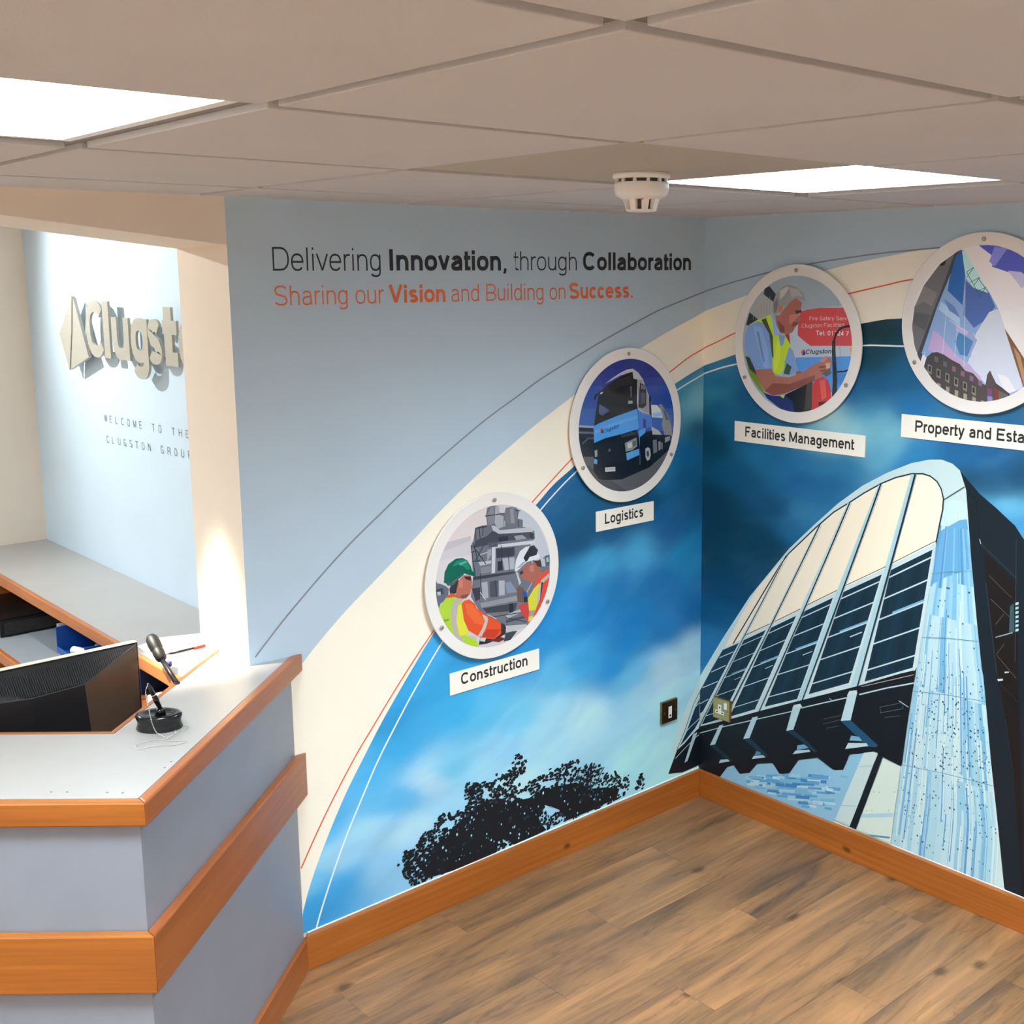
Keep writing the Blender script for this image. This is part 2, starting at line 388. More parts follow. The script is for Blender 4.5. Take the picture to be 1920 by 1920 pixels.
link('chamber', zt(lathe_mesh([(0, -.047), (.026, -.047), (.024, -.066), (0, -.066)], 32)), dark_slot, sd, True)
for k in range(8):
    a = 2*math.pi*(k+.3)/8
    me = mesh('m', [(.024, -.0065, -.046), (.037, -.0075, -.046), (.037, .0075, -.046), (.024, .0065, -.046),
                    (.021, -.0055, -.0675), (.030, -.006, -.0675), (.030, .006, -.0675), (.021, .0055, -.0675)],
              [(0, 1, 2, 3), (7, 6, 5, 4), (0, 4, 5, 1), (1, 5, 6, 2), (2, 6, 7, 3), (3, 7, 4, 0)])
    me.transform(Matrix.Rotation(a, 4, 'Z')); link('cage_fin', zt(me), white_plastic, sd)
link('cap', zt(lathe_mesh([(0, -.0665), (.030, -.0665), (.030, -.069), (.026, -.071), (0, -.0715)], 32)), white_plastic, sd, True)
link('indicator', zt(lathe_mesh([(0, 0), (.0022, 0), (.0018, -.0015), (0, -.002)], 12), -1.45-.025, -1.13-.028, H-.047), M_('indicator_lens', (200, 60, 50), .2), sd, True)

# ================================================================== FLAT PRINT HELPERS
# a small stroke alphabet after the neo-grotesque letters of the photograph; every letter is a set of
# centre lines given a width, so that light, medium and bold come from the same drawing
CAPH, XH, DESC = .718, .523, -.205
def letter_strokes(ch, w):
    """(list of centre lines, advance) for one character; units: em, cap height .718"""
    h = w/2
    def arc(cx, cy, rx, ry, a0, a1, n=None, e=2.35):
        n = n or max(4, int(abs(a1-a0)/12)); out = []
        for k in range(n+1):
            t = math.radians(a0+(a1-a0)*k/n); c, s_ = math.cos(t), math.sin(t)
            out.append((cx+rx*math.copysign(abs(c)**(2/e), c), cy+ry*math.copysign(abs(s_)**(2/e), s_)))
        return out
    b = .066-max(0, w-.085)*.30; W = dict(D=.722, e=.556, l=.222, i=.222, v=.50, r=.333, n=.556, g=.556, I=.278, o=.556, a=.556, t=.278, h=.556, u=.556, C=.722, b=.556, S=.667, s=.50, V=.667,
        d=.556, B=.667, c=.50, F=.611, L=.556, f=.278, m=.833, M=.833, P=.667, p=.556, y=.50, E=.667, T=.611, k=.5, W=.944, O=.778, G=.778, N=.722, R=.722, U=.722, H=.722, K=.667, X=.667).get(ch, .556)
    if ch in ' .,:': W = .278
    W += max(0, w-.09)*.55
    x0, x1, cx = b+h, W-b-h, W/2; rb = .040-max(0, w-.085)*.15+h; r0, r1 = rb, W-rb; C = CAPH; X = XH; ym = X/2
    ax = (x1-x0)/2; ay = min(.20, X*.42)
    ring = lambda: arc(cx, ym, (r1-r0)/2, ym-h+.008, 0, 360, 32)
    arch = lambda a, c_, top: arc((a+c_)/2, top-h-ay+.006, (c_-a)/2, ay, 180, 0)+[(c_, 0)]
    hole = lambda a, c_: arc((a+c_)/2, ym, (c_-a)/2, ym-h+.008, 0, 360, 32)
    if ch == ' ': return [], W
    if ch == 'l': return [[(W/2, 0), (W/2, C)]], W
    if ch == 'I': return [[(W/2, 0), (W/2, C)]], W
    if ch == 'i': return [[(W/2, 0), (W/2, X)], [(W/2, C-max(w, .075)), (W/2, C)]], W
    if ch == '.': return [[(W/2, 0), (W/2, max(w, .08))]], W
    if ch == ':': return [[(W/2, 0), (W/2, max(w, .08))], [(W/2, X-max(w, .08)), (W/2, X)]], W
    if ch == ',': return [[(W/2, max(w, .08)), (W/2, .0), (W/2-.03, -.11)]], W
    if ch == 'n': return [[(x0, 0), (x0, X)], arch(x0, x1, X)], W
    if ch == 'm':
        m = (x0+x1)/2; return [[(x0, 0), (x0, X)], arch(x0, m, X), arch(m, x1, X)], W
    if ch == 'h': return [[(x0, 0), (x0, C)], arch(x0, x1, X)], W
    if ch == 'u': return [[(x1, 0), (x1, X)], [(x0, X)]+arc((x0+x1)/2, h+ay-.006, (x1-x0)/2, ay, 180, 360)], W
    if ch == 'r': return [[(x0, 0), (x0, X)], arc(x0+.17, X-h-ay+.006, .17, ay, 180, 80)+[(W-.015, X-h+.004)]], W
    if ch == 'o': return [ring()], W
    if ch == 'e': return [arc(cx, ym, (r1-r0)/2, ym-h+.008, 0, 322, 30), [(r0, ym+.01), (r1+h*.9, ym+.01)]], W
    if ch == 'c': return [arc(cx, ym, (r1-r0)/2, ym-h+.008, 38, 322, 28)], W
    if ch == 'a':
        xr = x1-.01
        return [arc((x0+xr)/2, X-h-.15+.008, (xr-x0)/2-.005, .15, 160, 0)+[(xr, .09), (xr+.03, h*.9), (xr+.055, h*.9)],
                [(xr, X*.60), (x0+(xr-x0)*.45, X*.565)]+arc(x0+.11, .145+.01, .115, .145-h+.016, 100, 270, 14)+arc(xr-.17, .19, .17, .19-h+.01, 270, 360, 8)], W
    if ch == 'd': return [[(x1, 0), (x1, C)], hole(r0, x1)], W
    if ch == 'b': return [[(x0, 0), (x0, C)], hole(x0, r1)], W
    if ch == 'p': return [[(x0, DESC), (x0, X)], hole(x0, r1)], W
    if ch == 'g': return [[(x1, X)]+arc((r0+x1)/2+.005, DESC+h+.13, (x1-r0)/2-.01, .13, 0, -155), hole(r0, x1)], W
    if ch == 's':
        yt, yb = X-h+.006, h-.006; L_, R_ = r0+.01, r1-.005; mx = (L_+R_)/2; mm = ym
        return [arc(mx, (yt+mm)/2+.012, (R_-L_)/2-.012, (yt-mm)/2-.012, 28, 180, 12)+[(L_+.06, mm+.03), (mx, mm), (R_-.06, mm-.03)]+arc(mx, (yb+mm)/2-.008, (R_-L_)/2, (mm-yb)/2-.008, 0, -155, 14)], W
    if ch == 't' and w > .1: return [[(W/2-.03, .675), (W/2-.03, h), (W-.01, h)], [(.015, X-h), (W-.01, X-h)]], W
    if ch == 't': return [[(W/2-.03, .675), (W/2-.03, .11)]+arc(W/2+.06, .10+h*.6, .09, .10-h*.4, 180, 262, 6)+[(W-.02, h*.95)], [(.015, X-h), (W-.02, X-h)]], W
    if ch == 'f': return [[(W/2-.02, 0)]+arc(W/2+.08, C-h-.10, .10, .10, 180, 92, 6)+[(W-.005, C-h)], [(.01, X-h), (W-.015, X-h)]], W
    if ch == 'v': return [[(h+.01, X), (W/2, h*.4)], [(W-h-.01, X), (W/2, h*.4)]], W
    if ch == 'y': return [[(h+.01, X), (W/2, h*.4)], [(W-h-.01, X), (W/2-.02, -.05), (W/2-.07, DESC+h+.01), (W/2-.16, DESC+h)]], W
    if ch == 'k': return [[(x0, 0), (x0, C)], [(x1, X), (x0, .2)], [(x0+.1, .29), (x1+.02, 0)]], W
    if ch == 'D': return [[(x0, 0), (x0, C)], [(x0, C-h), (cx-.02, C-h)]+arc(cx-.02, C/2, r1-cx+.02, C/2-h, 90, -90, 18)+[(x0, h)]], W
    if ch in 'BPR':
        yb = C*.47; k = [[(x0, 0), (x0, C)], [(x0, C-h), (cx, C-h)]+arc(cx, (C-h+yb)/2, r1-cx-(.012 if ch == 'B' else 0), (C-h-yb)/2, 90, -90, 12)+[(x0, yb)]]
        if ch == 'B': k.append([(cx, yb)]+arc(cx, (yb+h)/2, r1-cx+.008, (yb-h)/2, 90, -90, 12)+[(x0, h)])
        if ch == 'R': k.append([(cx, yb)]+arc(cx, yb-.14, r1-cx-.01, .14, 90, 0, 6)+[(r1-.005, 0)])
        return k, W
    if ch in 'COG0':
        if ch == 'O': return [arc(cx, C/2, (r1-r0)/2, C/2-h+.008, 0, 360, 36)], W
        if ch == '0': return [arc(cx, C/2, (r1-r0)/2, C/2-h+.008, 0, 360, 36)], W
        if ch == 'C': return [arc(cx, C/2, (r1-r0)/2, C/2-h+.008, 40, 320, 32)], W
        return [arc(cx, C/2, (r1-r0)/2, C/2-h+.008, 40, 330, 32), [(r1, 0), (r1, C*.44)], [(cx+.03, C*.44), (r1+h, C*.44)]], W
    if ch == 'S':
        yt, yb = C-h+.006, h-.006; L_, R_ = r0+.01, r1-.005; mx = cx; mm = C/2
        return [arc(mx, (yt+mm)/2+.012, (R_-L_)/2-.012, (yt-mm)/2-.012, 22, 180, 14)+[(L_+.07, mm+.05), (mx, mm), (R_-.07, mm-.05)]+arc(mx, (yb+mm)/2-.012, (R_-L_)/2, (mm-yb)/2-.012, 0, -160, 16)], W
    if ch == 'V': return [[(h+.01, C), (W/2, h*.4)], [(W-h-.01, C), (W/2, h*.4)]], W
    if ch == 'W': return [[(h+.01, C), (W*.28, h*.4)], [(W/2, C), (W*.28, h*.4)], [(W/2, C), (W*.72, h*.4)], [(W-h-.01, C), (W*.72, h*.4)]], W
    if ch == 'U': return [[(x0, C)]+arc(cx, h+.22-.006, (x1-x0)/2, .22, 180, 360)+[(x1, C)]], W
    if ch == 'E': return [[(x0, 0), (x0, C)], [(x0, h), (x1+h, h)], [(x0, C-h), (x1+h, C-h)], [(x0, C*.52), (x1, C*.52)]], W
    if ch == 'F': return [[(x0, 0), (x0, C)], [(x0, C-h), (x1+h, C-h)], [(x0, C*.5), (x1-.03, C*.5)]], W
    if ch == 'L': return [[(x0, 0), (x0, C)], [(x0, h), (x1+h, h)]], W
    if ch == 'T': return [[(cx, 0), (cx, C)], [(.02, C-h), (W-.02, C-h)]], W
    if ch == 'H': return [[(x0, 0), (x0, C)], [(x1, 0), (x1, C)], [(x0, C*.52), (x1, C*.52)]], W
    if ch == 'N': return [[(x0, 0), (x0, C)], [(x1, 0), (x1, C)], [(x0, C-h*.5), (x1, h*.5)]], W
    if ch == 'M': return [[(x0, 0), (x0, C)], [(x1, 0), (x1, C)], [(x0, C-h*.3), (cx, h)], [(x1, C-h*.3), (cx, h)]], W
    if ch == 'K': return [[(x0, 0), (x0, C)], [(x1, C), (x0, .25)], [(x0+.12, .36), (x1+.02, 0)]], W
    if ch == 'X': return [[(h, 0), (W-h, C)], [(W-h, 0), (h, C)]], W
    if ch == '1': return [[(cx+.03, 0), (cx+.03, C)], [(cx+.03, C-.05), (cx-.12, C-.16)]], W
    if ch == '2': return [arc(cx, C-h-.17, (r1-r0)/2-.01, .17, 170, -10, 12)+[(cx+.05, .24), (r0, h+.03)], [(r0-h*.6, h), (r1+h*.6, h)]], W
    if ch == '4': return [[(x1-.07, 0), (x1-.07, C)], [(x1-.07, C-.02), (x0-.01, .2)], [(x0-h, .19), (x1+.04, .19)]], W
    if ch == '7': return [[(r0, C-h), (r1, C-h)], [(r1, C-h), (cx-.04, .25), (cx-.09, 0)]], W
    return [[(x0, 0), (x0, C), (x1, C), (x1, 0), (x0, 0)]], W
def ribbon(pts, w):
    """left and right edge points of a stroke of width w, with mitred joins"""
    pts = [p for i, p in enumerate(pts) if i == 0 or math.dist(p, pts[i-1]) > 1e-7]
    n = len(pts); Lf, Rt = [], []; closed = n > 3 and math.dist(pts[0], pts[-1]) < 1e-6
    for i in range(n):
        p = pts[i]
        a = pts[i-1] if i else (pts[-2] if closed else None); c = pts[i+1] if i < n-1 else (pts[1] if closed else None)
        d = []
        for u, v in ((a, p), (p, c)):
            if u is not None and v is not None:
                l = math.dist(u, v)
                if l > 1e-9: d.append(((v[0]-u[0])/l, (v[1]-u[1])/l))
        if len(d) == 2:
            mx, my = d[0][0]+d[1][0], d[0][1]+d[1][1]; l = math.hypot(mx, my) or 1; mx, my = mx/l, my/l
            k = min(1/max(mx*d[0][0]+my*d[0][1], .3), 1.9)
        else: (mx, my), k = d[0], 1
        Lf.append((p[0]-my*w/2*k, p[1]+mx*w/2*k)); Rt.append((p[0]+my*w/2*k, p[1]-mx*w/2*k))
    return Lf, Rt
def text_chars(s, w=.085, spacing=0.0, shear=0.0, extrude=0.0):
    """one (vertices, faces) per letter, laid out in the xy plane; extrude gives them depth"""
    x = 0; out = []; lay = 0
    for ch in s:
        strokes, adv = letter_strokes(ch, w); V, F = [], []
        for st in strokes:
            lay += 1; z = (lay % 5)*.00001
            L_, R_ = ribbon(st, w)
            b0 = len(V)
            for (a, b) in zip(L_, R_):
                V += [(a[0]+x+a[1]*shear, a[1], z+extrude), (b[0]+x+b[1]*shear, b[1], z+extrude)]
            m = len(L_)
            for i in range(m-1): F.append((b0+2*i, b0+2*i+1, b0+2*i+3, b0+2*i+2))
            if extrude:
                o = len(V)-b0; V += [(v[0], v[1], -extrude+z) for v in V[b0:b0+o]]
                for i in range(m-1):
                    q = (b0+2*i, b0+2*i+1, b0+2*i+3, b0+2*i+2)
                    F.append(tuple(k+o for k in q[::-1])); F.append((q[0], q[0]+o, q[1]+o, q[1])) if i == 0 else None
                    F.append((q[1], q[1]+o, q[2]+o, q[2])); F.append((q[3], q[3]+o, q[0]+o, q[0]))
                    if i == m-2: F.append((q[2], q[2]+o, q[3]+o, q[3]))
        if V: out.append((V, F))
        x += adv+spacing
    return out
class Plane:
    """a printable plane: kind L (left wall, u = x) or R (a wall facing -x, u = -y)"""
    def __init__(s, kind, depth): s.k, s.d = kind, depth
    def P(s, u, z, off=0.0):
        return (u, -(s.d+off), z) if s.k == 'L' else (-(s.d+off), -u, z)
    def px(s, x, y):
        if s.k == 'L':
            h = hit(x, y, 1, -s.d); return (float(h[0]), float(h[2]))
        h = hit(x, y, 0, -s.d); return (float(-h[1]), float(h[2]))
WL, WR = Plane('L', 0.0), Plane('R', 0.0)
def fit_chars(s, plane, u0, u1, z0, caph, w=.085, off=.001, z1=None, **kw):
    """letters in world: the line spans u0..u1, baseline z0 (z1 at its right end), cap height caph"""
    cs = text_chars(s, w, **kw); xs_ = [v[0] for V, F in cs for v in V]; a, b = min(xs_), max(xs_); out = []
    for V, F in cs:
        P = []
        for x, y, d in V:
            t = (x-a)/(b-a); P.append(plane.P(u0+t*(u1-u0), z0+((z1-z0)*t if z1 is not None else 0)+y*caph/CAPH, off+d))
        out.append((P, F))
    return out
def letters(s, plane, u0, u1, z0, caph, w, mat, parent, name='letter', off=.001, **kw):
    out = []
    for P, F in fit_chars(s, plane, u0, u1, z0, caph, w, off, **kw):
        me = mesh(name, P, F); bm = bmesh.new(); bm.from_mesh(me)
        if kw.get('extrude'): bmesh.ops.recalc_face_normals(bm, faces=bm.faces)
        else:
            want = Vector((0, -1, 0)) if plane.k == 'L' else Vector((-1, 0, 0))
            for f in bm.faces:
                if f.normal.dot(want) < 0: f.normal_flip()
        bm.to_mesh(me); bm.free(); out.append(link(name, me, mat, parent))
    return out

def L_of(z, wall='L'):
    """rough relative light level on the walls with height, to turn a seen colour into the ink's own colour"""
    return float(np.interp(z, [0, .6, 1.0, 1.4, 1.7, 1.9, 2.1], LV[wall]))
LV = {'L': [1.02, 1.02, 1.0, .90, .78, .62, .45], 'R': [1.02, 1.02, .98, .88, .76, .6, .45]}
def ink(c, z, wall='L', cap=.94):
    L = L_of(z, wall); return tuple(min(v/(L*k), cap) for v, k in zip(s2l(c), (1.08, 1.03, 1.02)))

class Print:
    """many flat coloured polygons on one plane, joined into one mesh with a colour attribute;
    each later polygon lies a hair in front of the earlier ones"""
    def __init__(s, plane, base=.0008, step=.00003, clip=None, wall=None, tr=None):
        s.pl, s.off, s.step, s.clip = plane, base, step, clip
        s.V, s.F, s.C = [], [], []; s.wall = wall or plane.k; s.tr = tr
    def _emit(s, pts, colour):
        n = len(s.V)
        for u, z in pts: s.V.append(s.pl.P(u, z, s.off))
        s.F.append(tuple(range(n, n+len(pts)))); s.C.append(colour)
    def uv(s, pts, colour, lift=True):
        """polygon given in plane coordinates"""
        if lift: s.off += s.step
        zc = sum(p[1] for p in pts)/len(pts)
        c = ink(colour, zc, s.wall)
        if len(pts) < 3: return
        tri = tessellate_polygon([[Vector((p[0], p[1], 0)) for p in pts]]) if len(pts) > 3 else [(0, 1, 2)]
        for t in tri:
            poly = [pts[i] for i in t]
            (x0, y0), (x1, y1), (x2, y2) = poly
            if abs((x1-x0)*(y2-y0)-(y1-y0)*(x2-x0)) < 1e-12: continue
            if s.clip: poly = s.cut(poly)
            if len(poly) >= 3: s._emit(poly, c)
    def cut(s, poly):
        cu, cz, R = s.clip; N = 72
        for k in range(N):
            a = 2*math.pi*k/N; nx, nz = math.cos(a), math.sin(a); d = R*math.cos(math.pi/N)
            f = [(p[0]-cu)*nx+(p[1]-cz)*nz-d for p in poly]
            if all(v <= 0 for v in f): continue
            out = []
            for i in range(len(poly)):
                j = (i+1) % len(poly)
                if f[i] <= 0: out.append(poly[i])
                if (f[i] <= 0) != (f[j] <= 0):
                    t = f[i]/(f[i]-f[j]); out.append((poly[i][0]+(poly[j][0]-poly[i][0])*t, poly[i][1]+(poly[j][1]-poly[i][1])*t))
            poly = out
            if len(poly) < 3: return []
        return poly
    def p(s, pts, colour, lift=True):
        """polygon traced on the photograph (through the crop transform if one is set)"""
        if s.tr: ox, oy, k = s.tr; pts = [(ox+x*k, oy+y*k) for x, y in pts]
        s.uv([s.pl.px(x, y) for x, y in pts], colour, lift)
    def line(s, pts, colour, w=.004, w1=None):
        if s.tr: ox, oy, k = s.tr; pts = [(ox+x*k, oy+y*k) for x, y in pts]
        s.stroke([s.pl.px(x, y) for x, y in pts], colour, w, w1)
    def stroke(s, P, colour, w, w1=None):
        s.off += s.step
        n = len(P); w1 = w if w1 is None else w1
        Lf, Rt = [], []
        for i in range(n):
            a, b = P[max(i-1, 0)], P[min(i+1, n-1)]
            dx, dz = b[0]-a[0], b[1]-a[1]; l = math.hypot(dx, dz) or 1
            ww = (w+(w1-w)*i/max(n-1, 1))/2
            Lf.append((P[i][0]-dz/l*ww, P[i][1]+dx/l*ww)); Rt.append((P[i][0]+dz/l*ww, P[i][1]-dx/l*ww))
        for i in range(n-1):
            s.uv([Lf[i], Lf[i+1], Rt[i+1], Rt[i]], colour, lift=False)
    def text(s, t, a, b, caph_px, colour, weight=.085, **kw):
        """text between two traced baseline end points"""
        if s.tr: ox, oy, k = s.tr; a, b = [(ox+x*k, oy+y*k) for x, y in (a, b)]; caph_px *= k
        s.off += s.step
        u0, z0 = s.pl.px(*a); u1, z1 = s.pl.px(*b); z2 = s.pl.px(a[0], a[1]-caph_px)[1]
        c = ink(colour, z0, s.wall)
        for P, F in fit_chars(t, s.pl, u0, u1, z0, z2-z0, weight, s.off, z1=z1, **kw):
            if s.clip:
                if max(math.hypot((q[0] if s.pl.k == 'L' else -q[1])-s.clip[0], q[2]-s.clip[1]) for q in P) > s.clip[2]: continue
            n = len(s.V); s.V += P
            for f in F: s.F.append(tuple(i+n for i in f)); s.C.append(c)
    def build(s, name, mat, parent):
        me = mesh(name, s.V, s.F)
        at = me.color_attributes.new('ink', 'FLOAT_COLOR', 'CORNER')
        arr = np.concatenate([np.tile(np.array([*c, 1.0]), (len(f), 1)) for f, c in zip(s.F, s.C)]).astype(np.float32)
        at.data.foreach_set('color', arr.ravel())
        want = (0, -1, 0) if s.pl.k == 'L' else (-1, 0, 0)
        bm = bmesh.new(); bm.from_mesh(me)
        for f in bm.faces:
            if f.normal.dot(Vector(want)) < 0: f.normal_flip()
        bm.to_mesh(me); bm.free()
        return link(name, me, mat, parent)

def noise2(u, v, seed, octs=4, f0=3.0):
    r = np.random.RandomState(seed); G = r.rand(256, 256); out = 0; amp = 1; tot = 0
    for o in range(octs):
        x, y = u*f0*2**o+o*17.3+50, v*f0*2**o+o*9.1+50
        i, j = np.floor(x).astype(int), np.floor(y).astype(int); fx, fy = x-i, y-j
        fx, fy = fx*fx*(3-2*fx), fy*fy*(3-2*fy)
        g = lambda a, b: G[(a) % 256, (b) % 256]
        out = out+amp*((g(i, j)*(1-fx)+g(i+1, j)*fx)*(1-fy)+(g(i, j+1)*(1-fx)+g(i+1, j+1)*fx)*fy); tot += amp; amp *= .55
    return out/tot-.5

# ================================================================== WALL MURAL
ink_mat = attr_mat('printed_wall_vinyl', .42, .35)
mural = empty('wall_mural', (0, 0, 0.106), label='wraparound blue wall mural of sky, tree and arched tower printed across both walls', cat='mural')
MZ0, MZ1 = .1062, H+.0095
# pale blue upper field, both walls
pale = noisy(M_('mural_pale_blue', (184, 205, 222), .55), 5, .015)
cream = noisy(M_('mural_cream', (252, 246, 230), .5), 5, .01)
for nm, b in (('pale_blue_field', (PX0, 0, -.0006, 0, MZ0, MZ1)), ('pale_blue_field', (-.0006, 0, -2.9, 0, MZ0, MZ1))):
    box(nm, b, pale, mural)
# traced curves of the arcs: left-wall points then right-wall points
def cz(py): return (0.0, WL.px(1322-.01215*(py-410), py)[1])
def arc(lp, cpy, rp, extra):
    z = cz(cpy)[1]
    A = [WL.px(*q) for q in lp]+[(0.0, z)]
    B = [(0.0, z)]+[WR.px(*q) for q in rp]+extra
    return spline(A, 6), spline(B, 6)
grey_a, grey_b = arc([(478,1232),(496,1208),(529,1165),(570.4,1115),(618,1060),(664,1011),(716,960),(760,917),(826.7,857),(905.8,790),(968,744),(1010,713),(1060,681),(1122.5,643),(1189,606),(1241,579)], 547,
    [(1372.5,530),(1445,510),(1513,496),(1590,483.5),(1660,474),(1765,464)], [(1.10, 2.03), (1.35, 2.05), (1.8, 2.05), (2.9, 1.98)])
out_a, out_b = arc([(559,1254),(593,1210),(647.5,1146),(708,1083),(772.5,1015),(823.5,960),(891,894),(964,830),(1012,790),(1074.6,742),(1135,697),(1197.5,655),(1247.5,624.6),(1300,596)], 584,
    [(1347.5,573.5),(1406,551.7),(1470,529),(1545.6,508),(1600,494),(1660,481.5),(1715,471),(1765,465.5)], [(1.10, 2.025), (1.35, 2.045), (1.8, 2.045), (2.9, 1.975)])
or_a, or_b = arc([(564,1628),(584,1582),(609,1528),(638,1470),(669,1412),(700,1360),(737,1298.5),(781,1229),(814,1180),(870,1098),(930,1022),(995,944),(1033,901.7),(1072.5,859),(1130,800),(1190,748),(1253.8,698.5),(1291,670)], 653,
    [(1347.5,640),(1381,623.5),(1440,598),(1510,573),(1590,551.4),(1660,535),(1712.5,524)], [(1.0, 1.935), (1.3, 1.96), (1.8, 1.96), (2.9, 1.9)])
in_a, in_b = arc([(568,1708),(578.5,1668),(595,1618),(621,1550.6),(650,1483),(677.5,1427.7),(712,1360),(741,1308),(778.8,1243),(814,1185),(870,1105),(935,1022),(1002.7,948.5),(1037,909),(1078.8,871.5),(1140,813),(1200,763),(1264,720),(1300,697)], 686,
    [(1351.7,674.6),(1381,664),(1440,645),(1520,624),(1614.5,607),(1660,599),(1691,597)], [(1.0, 1.825), (1.3, 1.832), (1.8, 1.815), (2.9, 1.72)])
wh_a, wh_b = arc([(590,1748.5),(602.5,1704),(621,1646),(646,1574.6),(673,1508),(706.7,1428.7),(741,1360),(778.8,1289),(829.8,1201.7),(880,1130),(945,1042),(1012,956.9),(1051.7,912),(1079.8,884),(1140,826),(1205,775),(1269,731)], 701,
    [(1351.7,690),(1384,682),(1450,667),(1530,655),(1616.7,648),(1660,648),(1694.5,649)], [(1.0, 1.732), (1.3, 1.735), (1.8, 1.72), (2.9, 1.63)])
def region(plane, up, lo, z_floor=None):
    return up+lo[::-1]
def flat_poly(name, plane, pts, off, mat):
    tri = tessellate_polygon([[Vector((p[0], p[1], 0)) for p in pts]])
    me = mesh(name, [plane.P(u, z, off) for u, z in pts], [tuple(t) for t in tri])
    want = Vector((0, -1, 0)) if plane.k == 'L' else Vector((-1, 0, 0))
    bm = bmesh.new(); bm.from_mesh(me)
    bmesh.ops.dissolve_limit(bm, angle_limit=.01, verts=bm.verts, edges=bm.edges) if False else None
    for f in bm.faces:
        if f.normal.dot(want) < 0: f.normal_flip()
    bm.to_mesh(me); bm.free()
    return link(name, me, mat, mural)
def below(curve, z):           # extend a curve's first point down to height z
    (a, b), (c, d) = curve[0], curve[1]
    if b <= z: return curve
    return [(a-(c-a)/(d-b)*(b-z)*.75, z)]+curve
out_a2 = below(out_a, MZ0)
cream_a = [(max(u, -1.668), z) for u, z in [(-1.668, MZ0), (-1.668, .92)]+[q for q in out_a if q[0] > -1.66]]+[(0.0, MZ0)]
flat_poly('cream_band', WL, cream_a, .0008, cream)
flat_poly('cream_band', WR, out_b+[(2.9, MZ0), (0, MZ0)], .0008, cream)

# sky: a fine grid of colours interpolated from samples seen in the photograph, warped by noise
SKY_L = [(600,1700,55,160,222),(640,1600,160,218,244),(700,1500,90,185,235),(615,1545,75,175,230),(690,1550,170,225,248),(760,1560,185,235,250),(800,1463,190,235,250),(800,1478,185,232,250),(745,1500,80,180,235),(770,1495,78,178,233),(750,1400,62,175,234),(690,1460,75,180,236),(800,1300,58,172,234),(850,1340,62,178,235),(900,1340,95,195,240),(930,1400,150,215,245),(1000,1380,170,230,248),(1100,1340,190,240,250),(1200,1300,172,230,250),(1250,1260,190,235,250),(1300,1220,175,225,240),(1050,1270,100,190,235),(1090,1240,60,165,225),(1180,1270,110,195,240),(1150,1250,38,148,220),(1250,1180,32,130,200),(1300,1150,18,108,172),(1200,1150,22,128,198),(1100,1150,25,130,200),(1060,1170,38,148,215),(980,1230,40,145,212),(870,1260,55,165,228),(1130,1060,58,158,208),(1200,1040,66,162,212),(1280,1050,36,138,195),(1240,1090,24,115,180),(1160,1095,26,120,185),(1250,1000,14,92,148),(1150,1000,14,88,138),(1090,1010,14,84,130),(1080,950,14,94,140),(1050,905,14,94,145),(1200,950,10,78,118),(1280,900,20,94,140),(1280,850,10,106,162),(1300,930,18,90,138),(1245,880,45,128,180),(1300,800,8,75,110),(1312,752,140,190,200),(1300,765,120,180,195),(1316,738,120,182,200),(1290,722,66,140,168),(1279,789,70,140,170),(1295,780,78,150,178),(1290,700,20,108,150),(1270,735,55,135,165),(640,1660,60,165,228),(720,1620,150,212,244),(590,1650,110,195,238),(850,1440,120,205,242),(900,1450,165,228,250),(970,1350,120,205,243),(1040,1330,170,228,248),(950,1480,190,238,250),(1200,1400,175,238,250),(1280,1380,180,240,250),(1290,1290,170,228,245),(1000,1170,30,138,208),(720,1350,55,168,230),(1180,1200,28,135,205)]
SKY_R = [(1340,715,18,104,150),(1345,760,14,96,140),(1340,740,60,140,170),(1330,800,6,72,104),(1350,830,5,68,98),(1400,815,6,84,120),(1345,790,28,115,160),(1380,815,22,108,155),(1420,845,24,112,160),(1455,875,26,110,160),(1450,855,14,98,142),(1400,900,10,84,124),(1350,950,8,64,94),(1450,950,8,74,112),(1380,1000,5,60,85),(1340,1050,8,64,90),(1350,1100,10,72,110),(1340,1150,15,90,135),(1340,1200,30,118,172),(1560,795,165,205,205),(1580,815,150,198,204),(1545,815,110,175,195),(1600,800,126,185,200),(1620,770,40,125,170),(1640,795,110,175,195),(1660,812,120,185,205),(1650,850,88,158,190),(1665,835,110,180,205),(1580,870,28,112,158),(1700,760,18,106,162),(1640,720,10,84,130),(1600,740,10,88,138),(1640,670,9,60,78),(1640,620,9,46,56),(1690,700,14,88,130),(1550,900,14,88,138),(1545,885,40,120,160),(1520,920,25,100,150),(1500,960,50,122,162),(1480,985,30,100,145),(1700,870,28,116,170),(1720,850,30,120,175),(1850,850,14,88,138),(1800,855,20,98,150),(1860,900,20,82,120),(1890,945,120,195,225),(1880,955,60,150,200),(1900,990,55,135,188),(1820,900,22,72,98),(1910,890,10,68,104),(1870,920,18,75,112),(1500,900,14,92,145),(1420,1000,6,62,92),(1500,870,24,108,158),(1380,880,12,90,130),(1440,1030,5,58,84),(1380,1080,8,66,98),(1410,750,12,90,135),(1480,800,14,95,142)]
